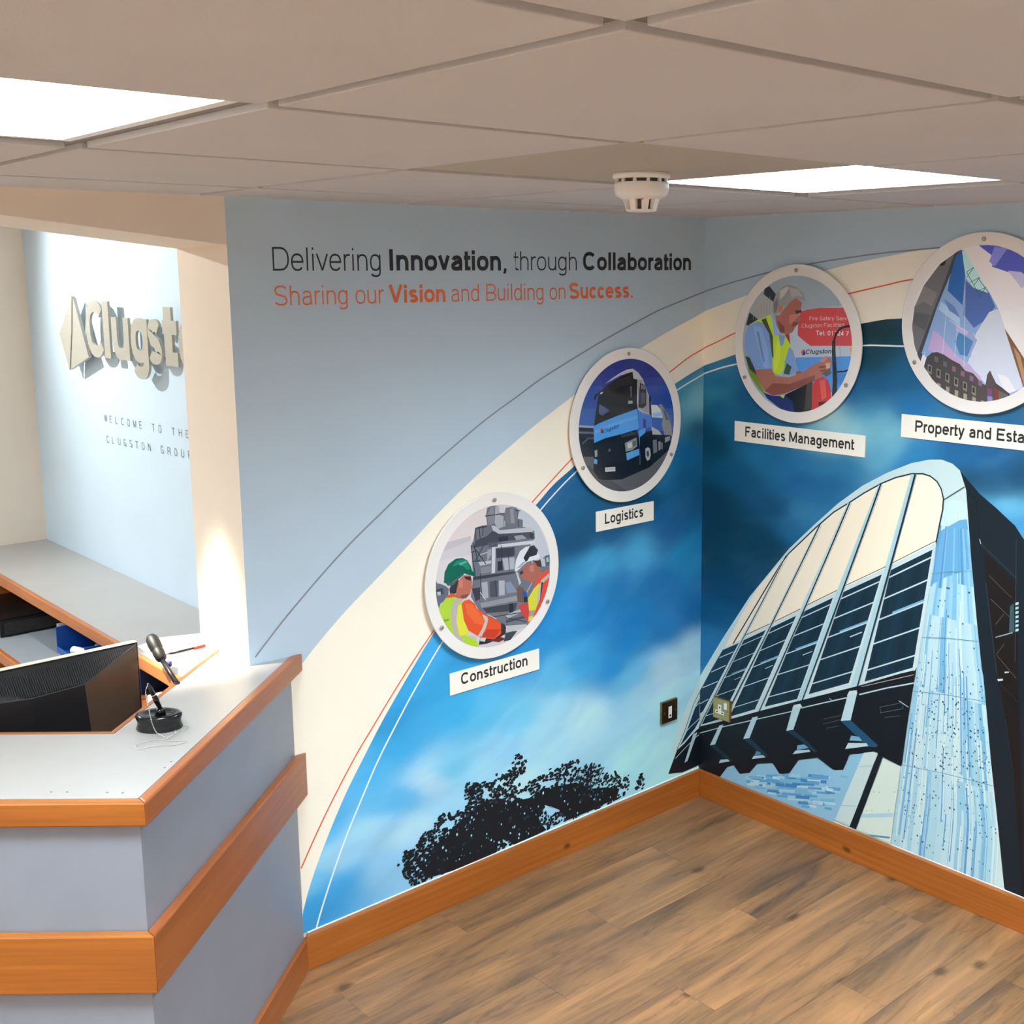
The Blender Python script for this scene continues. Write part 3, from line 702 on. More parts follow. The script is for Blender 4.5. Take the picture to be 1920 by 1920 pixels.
def sky(plane, samples, u0, u1, z1, nm, extra=()):
    st = .0085
    nu, nz = int((u1-u0)/st)+1, int((z1-MZ0)/st)+1
    U, Z = np.meshgrid(np.linspace(u0, u1, nu), np.linspace(MZ0, z1, nz), indexing='ij')
    w = .032
    wu, wz = U+w*2*noise2(U*.8, Z*1.6, 3, 5, 4), Z+w*1.5*noise2(U*.8, Z*1.6, 8, 5, 4)
    S = [(plane.px(a, b), (r, g*(.975 if r > 140 else 1), bl)) for a, b, r, g, bl in samples]+list(extra)
    num = 0; den = 0
    for (su, sz), c in S:
        d2 = ((wu-su)*.8)**2+((wz-sz)*1.15)**2
        k = 1/(d2+.0022)**2.2
        lin = np.array(ink(c, sz, plane.k)); num = num+k[..., None]*lin; den = den+k
    C = num/den[..., None]
    q = .5*noise2(U+3, Z, 31, 3, 3)
    n = (.35*noise2(U*.8+5, Z*1.7, 21, 5, 6)+1.1*noise2((U*.9+Z*.35+q*.6)*.55+9, (Z*1.0-U*.35+q*.6)*2.2, 44, 6, 4))[..., None]
    C = np.clip(C*(1+.36*n)+.10*np.clip(n, 0, 1)*np.array([.7, .9, 1.0]), 0, .9)
    V = [plane.P(u, z, .0004) for u, z in zip(U.ravel(), Z.ravel())]
    F = []
    ref = in_a if plane.k == 'L' else in_b
    xs_, zs_ = [q[0] for q in ref], [q[1] for q in ref]
    for i in range(nu-1):
        ztop = np.interp(U[i+1, 0] if plane.k == 'L' else U[i, 0], xs_, zs_)
        ztop = max(ztop, np.interp(U[i, 0] if plane.k == 'L' else U[i+1, 0], xs_, zs_))
        for j in range(nz-1):
            if Z[0, j] > ztop+.04: break
            F.append((i*nz+j, (i+1)*nz+j, (i+1)*nz+j+1, i*nz+j+1) if plane.k == 'L' else (i*nz+j, (i+1)*nz+j, (i+1)*nz+j+1, i*nz+j+1))
    me = mesh(nm, V, F)
    at = me.color_attributes.new('ink', 'FLOAT_COLOR', 'POINT')
    at.data.foreach_set('color', np.concatenate([C.reshape(-1, 3), np.ones((nu*nz, 1))], 1).astype(np.float32).ravel())
    return link(nm, me, ink_mat, mural)
# the sky is laid over the cream, so trim it exactly with a band of cream between the two arcs in front
SKYOFF = .0004
sky_l = sky(Plane('L', .0009), SKY_L, -1.668, 0, 1.80, 'sky_print')
sky_r = sky(Plane('R', .0009), SKY_R, 0, 2.9, 1.95, 'sky_print', [((1.45, 1.2), (14, 88, 138)), ((1.8, 1.5), (20, 98, 150)), ((1.9, 1.0), (30, 120, 170)), ((2.6, 1.2), (60, 150, 200)), ((2.6, .4), (150, 215, 240)), ((2.0, .4), (120, 200, 235))])
in_a2 = [(-1.668, MZ0), (-1.668, in_a[0][1])]+[q for q in in_a if q[0] > -1.668]
ca = [(-1.668, .92)]+[q for q in out_a if q[0] > -1.66]
def strip(plane, up, lo, off, name, mat, n=120):
    u0, u1 = max(up[0][0], lo[0][0]), min(up[-1][0], lo[-1][0])
    uu = sorted(set([u0+(u1-u0)*i/n for i in range(n+1)]+[q[0] for q in up+lo if u0 <= q[0] <= u1]))
    a = [(u, float(np.interp(u, [q[0] for q in up], [q[1] for q in up]))) for u in uu]
    b = [(u, float(np.interp(u, [q[0] for q in lo], [q[1] for q in lo]))) for u in uu]
    return flat_poly(name, plane, a+b[::-1], off, mat)
in_left = [(-1.669, in_a[0][1]-.03)]+[q for q in in_a if q[0] > -1.669]
strip(WL, [(-1.669, .905)]+ca, in_left, .0016, 'cream_band', cream)
strip(WR, out_b, in_b, .0016, 'cream_band', cream)
accent_orange = M_('accent_orange_ink', (226, 104, 62), .45)
accent_white = M_('accent_white_ink', (236, 244, 246), .45)
accent_grey = M_('accent_grey_ink', (132, 136, 146), .5)
def accent(plane, pts, w, mat, off=.0021):
    pr = Print(plane, off); pr.stroke(pts, (0, 0, 0), w)
    me = mesh('accent_line', pr.V, pr.F)
    return link('accent_line', me, mat, mural)
accent(WL, [q for q in grey_a if q[0] > -1.783], .0042, accent_grey); accent(WR, [q for q in grey_b if q[0] < 1.1], .0042, accent_grey)
for c_, pl in ((or_a, WL), (or_b, WR)): accent(pl, [q for q in c_ if q[0] > -1.668], .0045, accent_orange)
for c_, pl in ((wh_a, WL), (wh_b, WR)): accent(pl, [q for q in c_ if q[0] > -1.668], .0052, accent_white)

# ---- slogan lettering (vinyl letters: one piece per phrase)
char = M_('charcoal_vinyl', (34, 36, 40), .5); orng = M_('orange_vinyl', (226, 112, 66), .5)
for s, u0, u1, z, ch, wt, m in [('Delivering', -1.661, -1.336, 1.9572, .0605, .060, char), ('Innovation', -1.307, -.914, 1.9575, .0585, .142, char),
        (',', -.906, -.893, 1.9575, .0585, .075, char), ('through', -.865, -.608, 1.958, .0575, .060, char), ('Collaboration', -.581, -.073, 1.9585, .057, .142, char),
        ('Sharing our', -1.660, -1.329, 1.868, .051, .066, orng), ('Vision', -1.312, -1.120, 1.868, .0505, .142, orng),
        ('and Building on', -1.099, -.657, 1.868, .050, .066, orng), ('Success', -.640, -.374, 1.8685, .050, .142, orng), ('.', -.3655, -.3575, 1.8685, .050, .1, orng)]:
    letters(s, WL, u0, u1, z, ch, wt, m, mural, off=.0012)

# ---- tree silhouette on the left wall
rt = random.Random(11)
tr = Print(WL, .0024, .0)
tr.tr = (700, 1350, .29167)
outl = [(150,900),(200,840),(250,835),(290,790),(300,725),(380,705),(430,605),(510,595),(590,545),(620,515),(565,495),(590,405),(700,385),(740,420),(820,350),(875,335),(900,300),(910,225),(960,215),(985,280),(955,350),(905,400),(960,460),(1000,385),(1080,355),(1160,325),(1200,285),(1320,250),(1330,310),(1400,262),(1430,300),(1480,272),(1500,340),(1560,342),(1600,380),(1640,350),(1640,440),(1600,490),(1400,590),(1200,685),(1000,770),(800,860),(600,945),(400,1030),(265,1085),(150,940)]
core = [(330,1020),(300,940),(330,880),(400,800),(470,730),(560,640),(640,560),(720,520),(800,500),(900,520),(1000,500),(1080,440),(1200,420),(1300,400),(1400,440),(1500,430),(1580,440),(1560,500),(1400,580),(1230,650),(1215,600),(1190,575),(1150,560),(1100,545),(1085,590),(1060,625),(1080,670),(1110,705),(1050,735),(900,800),(850,760),(800,780),(790,850),(600,940)]
base_z = MZ0+.001
def inside(p, poly):
    c = False; j = len(poly)-1
    for i in range(len(poly)):
        if (poly[i][1] > p[1]) != (poly[j][1] > p[1]) and p[0] < (poly[j][0]-poly[i][0])*(p[1]-poly[i][1])/(poly[j][1]-poly[i][1])+poly[i][0]: c = not c
        j = i
    return c
tr.p(core, (18, 26, 34))
small = [(1690,380),(1725,335),(1740,400),(1725,440),(1665,470)]
made = 0
while made < 1750:
    x, y_ = rt.uniform(130, 1760), rt.uniform(190, 1100)
    ok = inside((x, y_), outl) or inside((x, y_), small)
    if not ok:
        if rt.random() > .02: continue
        if not any(inside((x+dx, y_+dy), outl) for dx in (-16, 16) for dy in (-16, 16)): continue
    if inside((x, y_), core) and rt.random() < .8: continue
    if noise2(np.array([x/130.]), np.array([y_/130.]), 5, 3, 1.6)[0] < -.14 and not inside((x, y_), core): continue
    made += 1
    px_, py_ = 700+x*.29167, 1350+y_*.29167
    u, z = WL.px(px_, py_)
    if z < base_z+.004 or z > 1: continue
    a = rt.uniform(0, math.pi); l, w = rt.uniform(.0045, .0095), rt.uniform(.003, .0055)
    tr.off = .0025+rt.random()*.0003
    q = []
    for k in range(5):
        t = a+2*math.pi*k/5+rt.uniform(-.3, .3)
        q.append((u+math.cos(t)*l*rt.uniform(.7, 1.1), max(base_z, z+math.sin(t)*w*rt.uniform(.8, 1.5))))
    tr.uv(q, (18, 26, 34) if rt.random() < .9 else (34, 58, 76), lift=False)
for k in range(330):
    x, y_ = rt.uniform(280, 1620), rt.uniform(380, 1050)
    if not inside((x, y_), core): continue
    e = min(math.dist((x, y_), c) for c in core)
    if e > 75 and rt.random() < .55: continue
    u, z = WL.px(700+x*.29167, 1350+y_*.29167)
    if z < base_z+.01: continue
    tr.off = .0029; a = rt.uniform(0, 6); l = rt.uniform(.0015, .0045)
    tr.uv([(u+math.cos(a+t)*l*rt.uniform(.6, 1.3), z+math.sin(a+t)*l*rt.uniform(.8, 1.8)) for t in (0, 1.6, 3.1, 4.7)], rt.choice([(160, 220, 240), (90, 150, 180), (190, 235, 248)]), lift=False)
for a_, b_ in (((955,300),(900,390)), ((1330,300),(1290,400)), ((1400,270),(1390,420)), ((1480,300),(1420,420)), ((1725,350),(1690,450))):
    tr.line([a_, b_], (18, 26, 34), .004)
tree = tr.build('tree_print', ink_mat, mural)

# ================================================================== THE ARCHED TOWER OF THE MURAL
bld = Print(WR, .0024, .000012)
C6, C7, C5, B1, PXS = (1480, 850, .229167), (1480, 1250, .229167), (1220, 1150, .15625), (1200, 800, .46875), None
def T(tr_, pts): return [(tr_[0]+x*tr_[2], tr_[1]+y*tr_[2]) for x, y in pts]
bz = [(1885, 1668.5), (1800, 1636), (1700, 1596), (1600, 1556), (1500, 1516), (1400, 1475.5), (1311, 1440)]
outer = [(1312,1269.5)]+T(B1, [(330,850),(440,680)])+T(C6, [(0,780),(200,590),(400,410),(600,265),(800,160),(1000,80),(1150,50),(1250,50),(1340,85),(1400,140),(1435,200),(1450,300),(1490,850),(1540,1400),(1590,1900)])+T(C7, [(1640,650),(1700,1200),(1760,1800)])
bld.p(outer+bz, (205, 224, 224))
# dark flank of the tower to the right, running on past the edge of the photograph
flank = T(C6, [(1400,140),(1440,190),(1500,260),(1560,330),(1700,450),(1800,545),(1850,590),(1900,670),(1920,700)])
fu = [WR.px(*q) for q in flank]+[(1.36, 1.25), (1.42, 1.05), (1.46, .7), (1.50, MZ0+.001), (1.245, MZ0+.001)]+[WR.px(*q) for q in T(C7, [(1760,1800),(1700,1200),(1640,650),(1590,100)])+T(C6, [(1540,1400),(1490,850),(1450,300)])]
bld.uv(fu, (16, 30, 40))
inner = [WR.px(*q) for q in T(C6, [(1590,790),(1700,900),(1860,1040),(1870,1250),(1880,1920)])+T(C7, [(1900,900),(1915,1700)])]+[(1.36, .6), (1.38, MZ0+.002), (1.30, MZ0+.002)]+[WR.px(*q) for q in T(C7, [(1850,1000),(1780,500),(1710,60)])+T(C6, [(1660,1500),(1610,1050)])]
bld.uv(inner, (22, 18, 20))
bld.tr = C6
for a, b in [(((1450,300),(1530,380)), 0), (((1530,380),(1570,820)), 0), (((1560,700),(1570,740)), 1), (((1570,740),(1860,1020)), 2), (((1860,700),(1850,1700)), 2), (((1610,1050),(1700,1800)), 2)]:
    bld.line(a, [(6, 10, 14), (190, 205, 210), (44, 58, 66)][b], .0025)
for a in [((1640,1000),(1820,1180)), ((1650,1190),(1840,1370)), ((1690,1400),(1760,1310)), ((1700,1640),(1760,1560)), ((1700,1650),(1860,1840))]: bld.line(a, (96, 84, 70), .0018)
bld.p([(1810,1250),(1840,1225),(1845,1460),(1800,1480)], (60, 84, 92))
for k in range(7): bld.p([(1855,1220+k*36),(1880,1216+k*36),(1878,1236+k*36),(1852,1242+k*36)], (170, 205, 210))
bld.p([(1690,1500),(1830,1462),(1830,1470),(1690,1508)], (150, 180, 185))
bld.tr = C7
bld.p([(1705,100),(1750,97),(1752,112),(1712,118)], (190, 210, 214)); bld.p([(1765,40),(1800,38),(1800,48),(1765,52)], (190, 210, 214))
for a in [((1730,140),(1880,290)), ((1770,420),(1840,900))]: bld.line(a, (40, 46, 50), .002)

# concrete pier with board marks
pierL = T(C6, [(1268,370),(1240,560),(1205,760),(1190,870),(1140,1130),(1075,1480),(1040,1800)])+T(C7, [(1045,0),(1020,170),(975,470),(930,790),(900,1000),(870,1200),(845,1400)])
pierR = T(C6, [(1445,280),(1462,560),(1490,850),(1515,1130),(1545,1480),(1580,1800)])+T(C7, [(1585,0),(1600,170),(1627,470),(1655,790),(1678,1000),(1700,1200),(1722,1400)])
pl_ = [WR.px(*q) for q in pierL]; pr_ = [WR.px(*q) for q in pierR]
def along(P, t):
    t = max(0, min(.99999, t))*(len(P)-1); i = int(t); f = t-i
    return (P[i][0]+(P[i+1][0]-P[i][0])*f, P[i][1]+(P[i+1][1]-P[i][1])*f)
pl_ = [along(pl_, k/20) for k in range(21)]; pr_ = pr_+[pr_[-1]]
zz = [q[1] for q in pl_]
def pier(s, z):      # s 0..1 across, z height
    if z > pl_[0][1]: z = pl_[0][1]
    l = float(np.interp(z, [q[1] for q in pl_[::-1]], [q[0] for q in pl_[::-1]])); r = float(np.interp(z, [q[1] for q in pr_[::-1]], [q[0] for q in pr_[::-1]]))
    return (l+(r-l)*s, z)
zt_, zb_ = pl_[0][1]-.03, MZ0+.001
def band(s0, s1, z1, z0, c, n=8):
    A = [pier(s0, z1+(z0-z1)*k/n) for k in range(n+1)]; B = [pier(s1, z1+(z0-z1)*k/n) for k in range(n+1)]
    bld.uv(A+B[::-1], c)
band(0, 1, zt_-.015, zb_, (160, 206, 224), 20)
rp = random.Random(8)
joints = [1.285, 1.03, .79, .57, .36, zb_]
lvl = [(1.33, 1.17), (1.17, .905), (.905, .665), (.665, .40), (.40, zb_)]
for z1, z0 in lvl:
    s = 0
    while s < 1:
        w = rp.uniform(.035, .11); s1 = min(1, s+w)
        k = rp.random()
        if z1 == 1.33: c = (194+int(10*k), 220+int(6*k), 226)
        else: c = tuple(int(a+(b-a)*k**1.6) for a, b in zip((200, 226, 230), (122, 184, 220)))
        band(s, s1, z1, z0, c); s = s1
bld.tr = C6
bld.p([(1232,640),(1290,605),(1350,572),(1400,545),(1458,538),(1480,740),(1500,940),(1430,965),(1300,1005),(1165,1075),(1190,900),(1205,760)], (104, 166, 208))
for k in range(14):
    s = rp.uniform(.02, .96); band(s, min(1, s+rp.uniform(.02, .06)), 1.19, .995 if s < .5 else 1.02, rp.choice([(92, 156, 204), (122, 178, 212), (134, 188, 216), (84, 146, 198)]))
for k in range(90):
    s = rp.random(); z1 = rp.uniform(.25, .98); h = rp.uniform(.08, .4)
    c = rp.choice([(126, 182, 216), (214, 232, 228), (224, 234, 228), (148, 198, 222), (196, 224, 228), (100, 162, 208), (180, 214, 226)])
    band(s, min(1, s+rp.uniform(.004, .022)), z1, max(zb_, z1-h), c, 5)
for z in (1.055, .845, .665, .41): bld.stroke([pier(0, z-.02), pier(.5, z), pier(1, z+.012)], (110, 160, 184), .002)
for k in range(430):
    s, z = rp.uniform(.03, .98), min(1.0, abs(rp.gauss(.42, .22))+.0)
    if z < zb_+.01: continue
    u, z = pier(s, z); r = rp.uniform(.0012, .0034)
    bld.uv([(u-r, z), (u-r*.2, z+r*1.4), (u+r, z+r*.3), (u+r*.3, z-r*1.2)], rp.choice([(36, 84, 118), (58, 104, 134), (28, 60, 86)]), lift=False)
bld.tr = C6
bld.line([(1270,378),(1440,272)], (60, 90, 104), .003)

# cream glazing above, with the arch line round it
ARCH = T(C6, [(-560,1740),(-420,1500),(-200,1130),(-60,900),(0,820),(230,600),(370,480),(500,400),(620,322),(760,245),(880,196),(1010,165),(1100,166),(1160,185),(1215,228),(1250,290),(1268,370),(1262,460),(1240,560),(1205,745)])
creamg = (250, 233, 208)
bld.tr = None
bld.p(ARCH+T(C6, [(1190,790),(830,950),(440,1130),(120,1290),(0,1345)])+[(1440, 1180), (1395, 1201), (1357, 1217)], (212, 228, 226))
bld.tr = C6
for q in [[(1052,180),(1100,172),(1160,192),(1208,232),(1242,292),(1260,372),(1254,460),(1232,560),(1198,742),(840,925)],
          [(766,250),(880,203),(1000,174),(985,240),(800,880),(770,960),(450,1112)],
          [(512,402),(620,332),(732,268),(700,350),(420,1060),(390,1135),(132,1272)],
          [(270,574),(375,484),(482,410),(450,500),(120,1210),(88,1298),(-135,1400)]]: bld.p(q, creamg)
bld.tr = None
bld.p([(1479,1038),(1534,989),(1524,1012),(1447,1165),(1440,1178),(1397,1197)], creamg)
bld.p([(1425,1098),(1472,1046),(1462,1072),(1394,1190),(1389,1200),(1360,1214),(1393,1150)], creamg)
bld.line(ARCH, (22, 40, 52), .0045)
# dark glazing columns: TL TR BR BL in photo pixels
cols = [[(1671,1066.6),(1753,1026),(1717,1255.6),(1617.5,1284)], [(1582,1108),(1658,1073),(1595.7,1284),(1513,1307)],
        [(1508.6,1144.5),(1566,1117),(1498,1314),(1431,1329.7)], [(1447,1175),(1497,1151),(1418,1333),(1366,1348)],
        [(1396.6,1198),(1440,1178),(1352.8,1350.8),(1313.8,1362.5)]]
def bil(q, s, t):
    a = (q[0][0]+(q[1][0]-q[0][0])*s, q[0][1]+(q[1][1]-q[0][1])*s); b = (q[3][0]+(q[2][0]-q[3][0])*s, q[3][1]+(q[2][1]-q[3][1])*s)
    return (a[0]+(b[0]-a[0])*t, a[1]+(b[1]-a[1])*t)
for ci, q in enumerate(cols):
    w = .0065
    bld.p([bil(q, -.03, -.035), bil(q, 1.04, -.035), bil(q, 1.04, 1.03), bil(q, -.04, 1.03)], (206, 222, 224))
    bld.p([bil(q, .02, .012), bil(q, .97, .012), bil(q, .95, .975), bil(q, .04, .975)], (13, 44, 60))
    for k in range(3): bld.p([bil(q, .1+.25*k, .1), bil(q, .2+.3*k, .1), bil(q, .15+.3*k, .95), bil(q, .08+.25*k, .95)], (15, 49, 68) if k % 2 else (11, 38, 53))
    for t in (.075, .26, .44, .65, .875):
        bld.line([bil(q, .02, t), bil(q, .97, t)], (198, 218, 224), .0045-.0006*ci)
    bld.line([bil(q, .3, .425), bil(q, .97, .425)], (120, 176, 204), .006-.0008*ci)
    bld.line([bil(q, -.05, -.05), bil(q, 1.03, -.05)], (36, 52, 62), .0022)
    if ci: bld.line([bil(q, .62, .52), bil(q, .9, .515)], (190, 214, 222), .004-.0006*ci)
# leftmost curved column (its lower end wraps on to the left wall)
bld.tr = C5
c6a = [(870,430),(1080,335),(1010,500),(890,720),(745,980),(640,1180)]
bld.p([(860,420),(1100,320),(660,1190),(600,1240),(600,880),(740,640)], (206, 222, 224))
bld.p([(876,436),(1070,352),(640,1170),(604,1200),(604,920),(640,860),(745,660)], (14, 52, 76))
for a in [((835,530),(1010,455)), ((740,700),(915,620)), ((630,890),(820,812)), ((606,1080),(705,1025))]: bld.line(a, (196, 216, 222), .003)
# ribs
bld.tr = None
ribs = [((1710,889),(1718,889),(1671,1063),(1660,1070),(1595,1294.7),(1608,1293.5)), ((1648,910.7),(1654,906),(1582,1105.5),(1570.5,1110),(1495,1319),(1505,1316.5)),
        ((1591,943),(1596,940.5),(1508.6,1144.5),(1500.6,1148),(1417.7,1336.7),(1424.7,1335)), ((1535,987.5),(1540,982),(1447,1173),(1440,1179.7),(1350.5,1353),(1357.5,1351.6)),
        ((1472,1046),(1476,1041),(1395,1197),(1389.5,1201.6),(1310,1362),(1313,1362))]
for i, (a, b, c, d, e, f) in enumerate(ribs):
    k = 1-.13*i
    bld.p([a, b, c, f, e, d], (178, 210, 216) if i < 2 else (196, 216, 218))
    bld.line([b, ((b[0]+c[0])/2+.5, (b[1]+c[1])/2), c, f], (14, 32, 44), .0065*k)
    bld.line([(b[0]+2.4, b[1]+3), (c[0]+2.4, c[1]+1), (f[0]+2, f[1]-2)], (150, 170, 182), .0022*k)
# the dark underside with its light brackets
bld.p([(1311,1362),(1366,1349),(1431,1331),(1505,1312),(1608,1286),(1717,1257),(1721,1250),(1713.8,1289),(1703,1357.7),(1693,1431),(1691,1435.6),(1656,1418),(1647,1410),(1594.6,1413.9),(1583,1442.5),(1565,1442.5),(1535,1419.6),(1499.5,1424),(1482,1449),(1464,1450),(1451,1429.7),(1421.6,1431),(1407.5,1448),(1389,1450),(1378,1434),(1366,1437),(1352,1456),(1311,1440)], (11, 22, 32))
for q in [[(1690,1262),(1716,1256),(1716,1268),(1610,1297),(1608,1286)]]: bld.p(q, (12, 20, 28))
bld.tr = C7
bld.line([(580,225),(800,172),(1028,130)], (196, 212, 220), .0042); bld.line([(105,335),(300,290),(480,250)], (186, 204, 214), .0038)
bld.line([(600,160),(1028,62)], (180, 170, 160), .002)
for q, c in [([(490,215),(565,205),(510,435),(430,440)], (190, 216, 222)), ([(430,440),(510,435),(735,640),(715,655),(650,650)], (26, 78, 112)),
             ([(50,325),(105,320),(40,512),(0,520)], (180, 208, 216)), ([(0,520),(40,512),(240,690),(215,700)], (20, 58, 80)),
             ([(515,560),(580,570),(605,605),(500,600)], (118, 170, 198)), ([(490,620),(640,622),(655,645),(465,670)], (192, 214, 220)), ([(75,640),(130,632),(165,660),(70,680)], (110, 160, 190)), ([(60,682),(170,675),(183,692),(35,712)], (186, 208, 216)),
             ([(500,195),(560,190),(565,215),(480,235)], (206, 220, 222)), ([(45,310),(100,300),(105,322),(35,338)], (206, 220, 222))]: bld.p(q, c)
for a in [((750,328),(930,290)), ((750,375),(935,340)), ((750,328),(760,375)), ((930,290),(940,340)), ((790,412),(910,398)), ((290,425),(430,395)), ((285,465),(430,430)), ((310,500),(410,482))]: bld.line(a, (92, 96, 108), .0016)
bld.line([(905,275),(985,328)], (176, 200, 210), .003); bld.line([(335,255),(370,282)], (176, 200, 210), .0025)
bld.tr = C5
for q, c in [([(1720,1120),(1820,1110),(1725,1390),(1640,1405)], (182, 210, 216)), ([(1710,1130),(1760,1090),(1820,1092),(1830,1118)], (206, 220, 222)),
             ([(1232,1245),(1300,1232),(1200,1490),(1125,1502)], (180, 208, 216)), ([(1125,1502),(1200,1490),(1420,1690),(1400,1720),(1370,1705)], (20, 54, 74)),
             ([(838,1340),(886,1330),(785,1570),(725,1577)], (176, 206, 214)), ([(725,1577),(785,1568),(1000,1765),(960,1785)], (18, 48, 66)),
             ([(1280,1645),(1330,1660),(1340,1690),(1260,1700)], (80, 130, 160)), ([(1250,1705),(1360,1695),(1392,1722),(1228,1742)], (186, 208, 216)), ([(850,1750),(940,1745),(962,1770),(832,1792)], (186, 208, 216)),
             ([(1640,1405),(1725,1390),(1930,1560),(1920,1590)], (20, 54, 74))]: bld.p(q, c)
bld.line([(600,1432),(900,1352),(1300,1262),(1720,1168),(1790,1150)], (190, 206, 216), .0032)
# base walls below
bld.tr = C7
bld.p([(-560,850),(-470,830),(-100,800),(85,760),(235,742),(370,840),(450,840),(515,712),(620,700),(385,1245),(-30,1075),(-740,830),(-600,870)], (150, 196, 222)) if False else None
bld.tr = None
bld.p([(1366,1462.5),(1352,1456),(1366,1438),(1378,1435),(1389,1451),(1407.5,1449),(1421.6,1432),(1451,1430.7),(1464,1451),(1482,1450),(1499.5,1425),(1535,1420.6),(1565,1443.5),(1583,1443.5),(1596,1414.5),(1623,1411),(1569,1535),(1560,1539.5),(1440,1491)], (146, 194, 220))
for k in range(150):
    t, s = rp.random(), rp.random()
    x0 = 1400+185*s; y0 = 1474+(x0-1400)*.402-6-t*(16+(x0-1400)*.45)
    x0 -= 0; w, h = rp.uniform(12, 34), rp.uniform(3, 7)
    if y0 < 1446 or x0+w > 1612-(y0-1411)*.46: continue
    if y0+h > 1474+(x0-1400)*.402-3: continue
    bld.p([(x0, y0), (x0+w, y0+2), (x0+w-1, y0+h+2), (x0-1, y0+h)], rp.choice([(96, 160, 208), (124, 182, 216), (186, 218, 226), (66, 134, 190), (168, 206, 222)]))
bld.tr = C7
bld.p([(620,700),(700,690),(735,705),(700,790),(508,1300),(385,1245)], (206, 222, 220))
bld.p([(740,703),(775,728),(770,745),(555,1325),(503,1303)], (8, 28, 38))
bld.p([(778,742),(920,812),(905,960),(870,1180),(838,1440),(558,1327)], (216, 228, 216))
bld.p([(600,1200),(860,1190),(860,1225),(590,1230)], (176, 208, 220)); bld.p([(650,1365),(835,1385),(833,1400),(690,1385)], (84, 140, 176))
bld.line([(580,815),(680,805)], (150, 190, 200), .002); bld.line([(435,1130),(560,1135)], (150, 190, 200), .002)
for a, b in ((700,1015),(745,1017),(868,1015),(640,1165),(685,1165),(820,1168)): bld.p([(a,b),(a+8,b+2),(a+6,b+9),(a-2,b+7)], (120, 150, 150))
bp_ = bld.build('building_print', ink_mat, mural)

# the part of the tower that wraps on to the left wall
bl2 = Print(WL, .0024, .00003); bl2.tr = C5
bl2.p([(205,1925),(265,1750),(240,1640),(320,1380),(440,1080),(575,800),(605,745),(606,1830),(590,1812),(560,1830),(380,1905)], (206, 232, 234))
bl2.p([(205,1925),(310,1640),(400,1540),(545,1400),(608,1345),(606,1830),(585,1812),(540,1835),(380,1905)], (12, 24, 34))
bl2.p([(310,1640),(400,1420),(510,1120),(606,905),(610,1250),(590,1260),(540,1390),(400,1560)], (200, 220, 226))
bl2.p([(345,1590),(420,1430),(520,1150),(606,960),(606,1230),(575,1290),(525,1380),(420,1510)], (14, 50, 74))
for a in [((500,1150),(575,1075),(608,1062)), ((390,1450),(480,1350),(590,1250))]: bl2.line(a, (198, 218, 224), .003)
bl2.line([(305,1645),(400,1415),(510,1085),(606,890)], (22, 40, 52), .003)
bl2.line([(290,1740),(400,1620),(540,1480),(606,1430)], (190, 206, 214), .003)
bl2.p([(505,1445),(555,1425),(435,1768),(400,1790)], (180, 210, 216))
bl2.build('building_print', ink_mat, mural)

# ================================================================== ROUND PHOTO DISCS ON STAND-OFF SCREWS
disc_mat = M_('white_acrylic', (240, 236, 232), .16, spec=.5); disc_mat.node_tree.nodes['Principled BSDF'].inputs['Coat Weight'].default_value = .3
noisy(disc_mat, 4, .01)
photo_ink = attr_mat('glossy_photo_print', .22, .45, .35)
R_OUT, R_PIC, R_SCR, DEP, THK = .2605, .2235, .2405, .018, .006
def disc(name, kind, u, z, label, draw, angs=(90, 210, 330), rot=0):
    t = empty(name, (u, 0, z) if kind == 'L' else (0, -u, z), label=label, cat='picture')
    pl = Plane(kind, DEP)
    prof = [(0, 0), (R_OUT-.0015, 0), (R_OUT, .0012), (R_OUT, THK-.0012), (R_OUT-.0015, THK), (0, THK)]
    def place(me, uu, zz, d):
        M = Matrix.Rotation(math.radians(90), 4, 'X') if kind == 'L' else Matrix.Rotation(math.radians(-90), 4, 'Y')
        me.transform(M); me.transform(Matrix.Translation(Plane(kind, 0).P(uu, zz, d))); return me
    link('disc', place(lathe_mesh(prof, 96), u, z, DEP-THK), disc_mat, t, True)
    d_ = t.children[0]
    for p in d_.data.polygons: p.use_smooth = abs(p.normal[1 if kind == 'L' else 0]) < .9
    for a in angs:
        uu, zz = u+R_SCR*math.cos(math.radians(a+rot)), z+R_SCR*math.sin(math.radians(a+rot))
        s = link('standoff_screw', place(lathe_mesh([(0, 0), (.004, 0), (.004, DEP-.001), (.0056, DEP-.0005), (.0064, DEP+.001), (.0062, DEP+.003), (.0045, DEP+.0046), (0, DEP+.005)], 24), uu, zz, .0026), brushed, t, True)
    pr = Print(pl, .0004, .000008, clip=(u, z, R_PIC), wall=kind)
    draw(pr, u, z)
    pr.build('photo_print', photo_ink, t)
    return t
def fill(pr, u, z, c):
    pr.off += pr.step; N = 72; pts = [(u+R_PIC*math.cos(2*math.pi*k/N), z+R_PIC*math.sin(2*math.pi*k/N)) for k in range(N)]
    for k in range(0, N-2): pr._emit([pts[0], pts[k+1], pts[k+2]], ink(c, z, pr.wall))

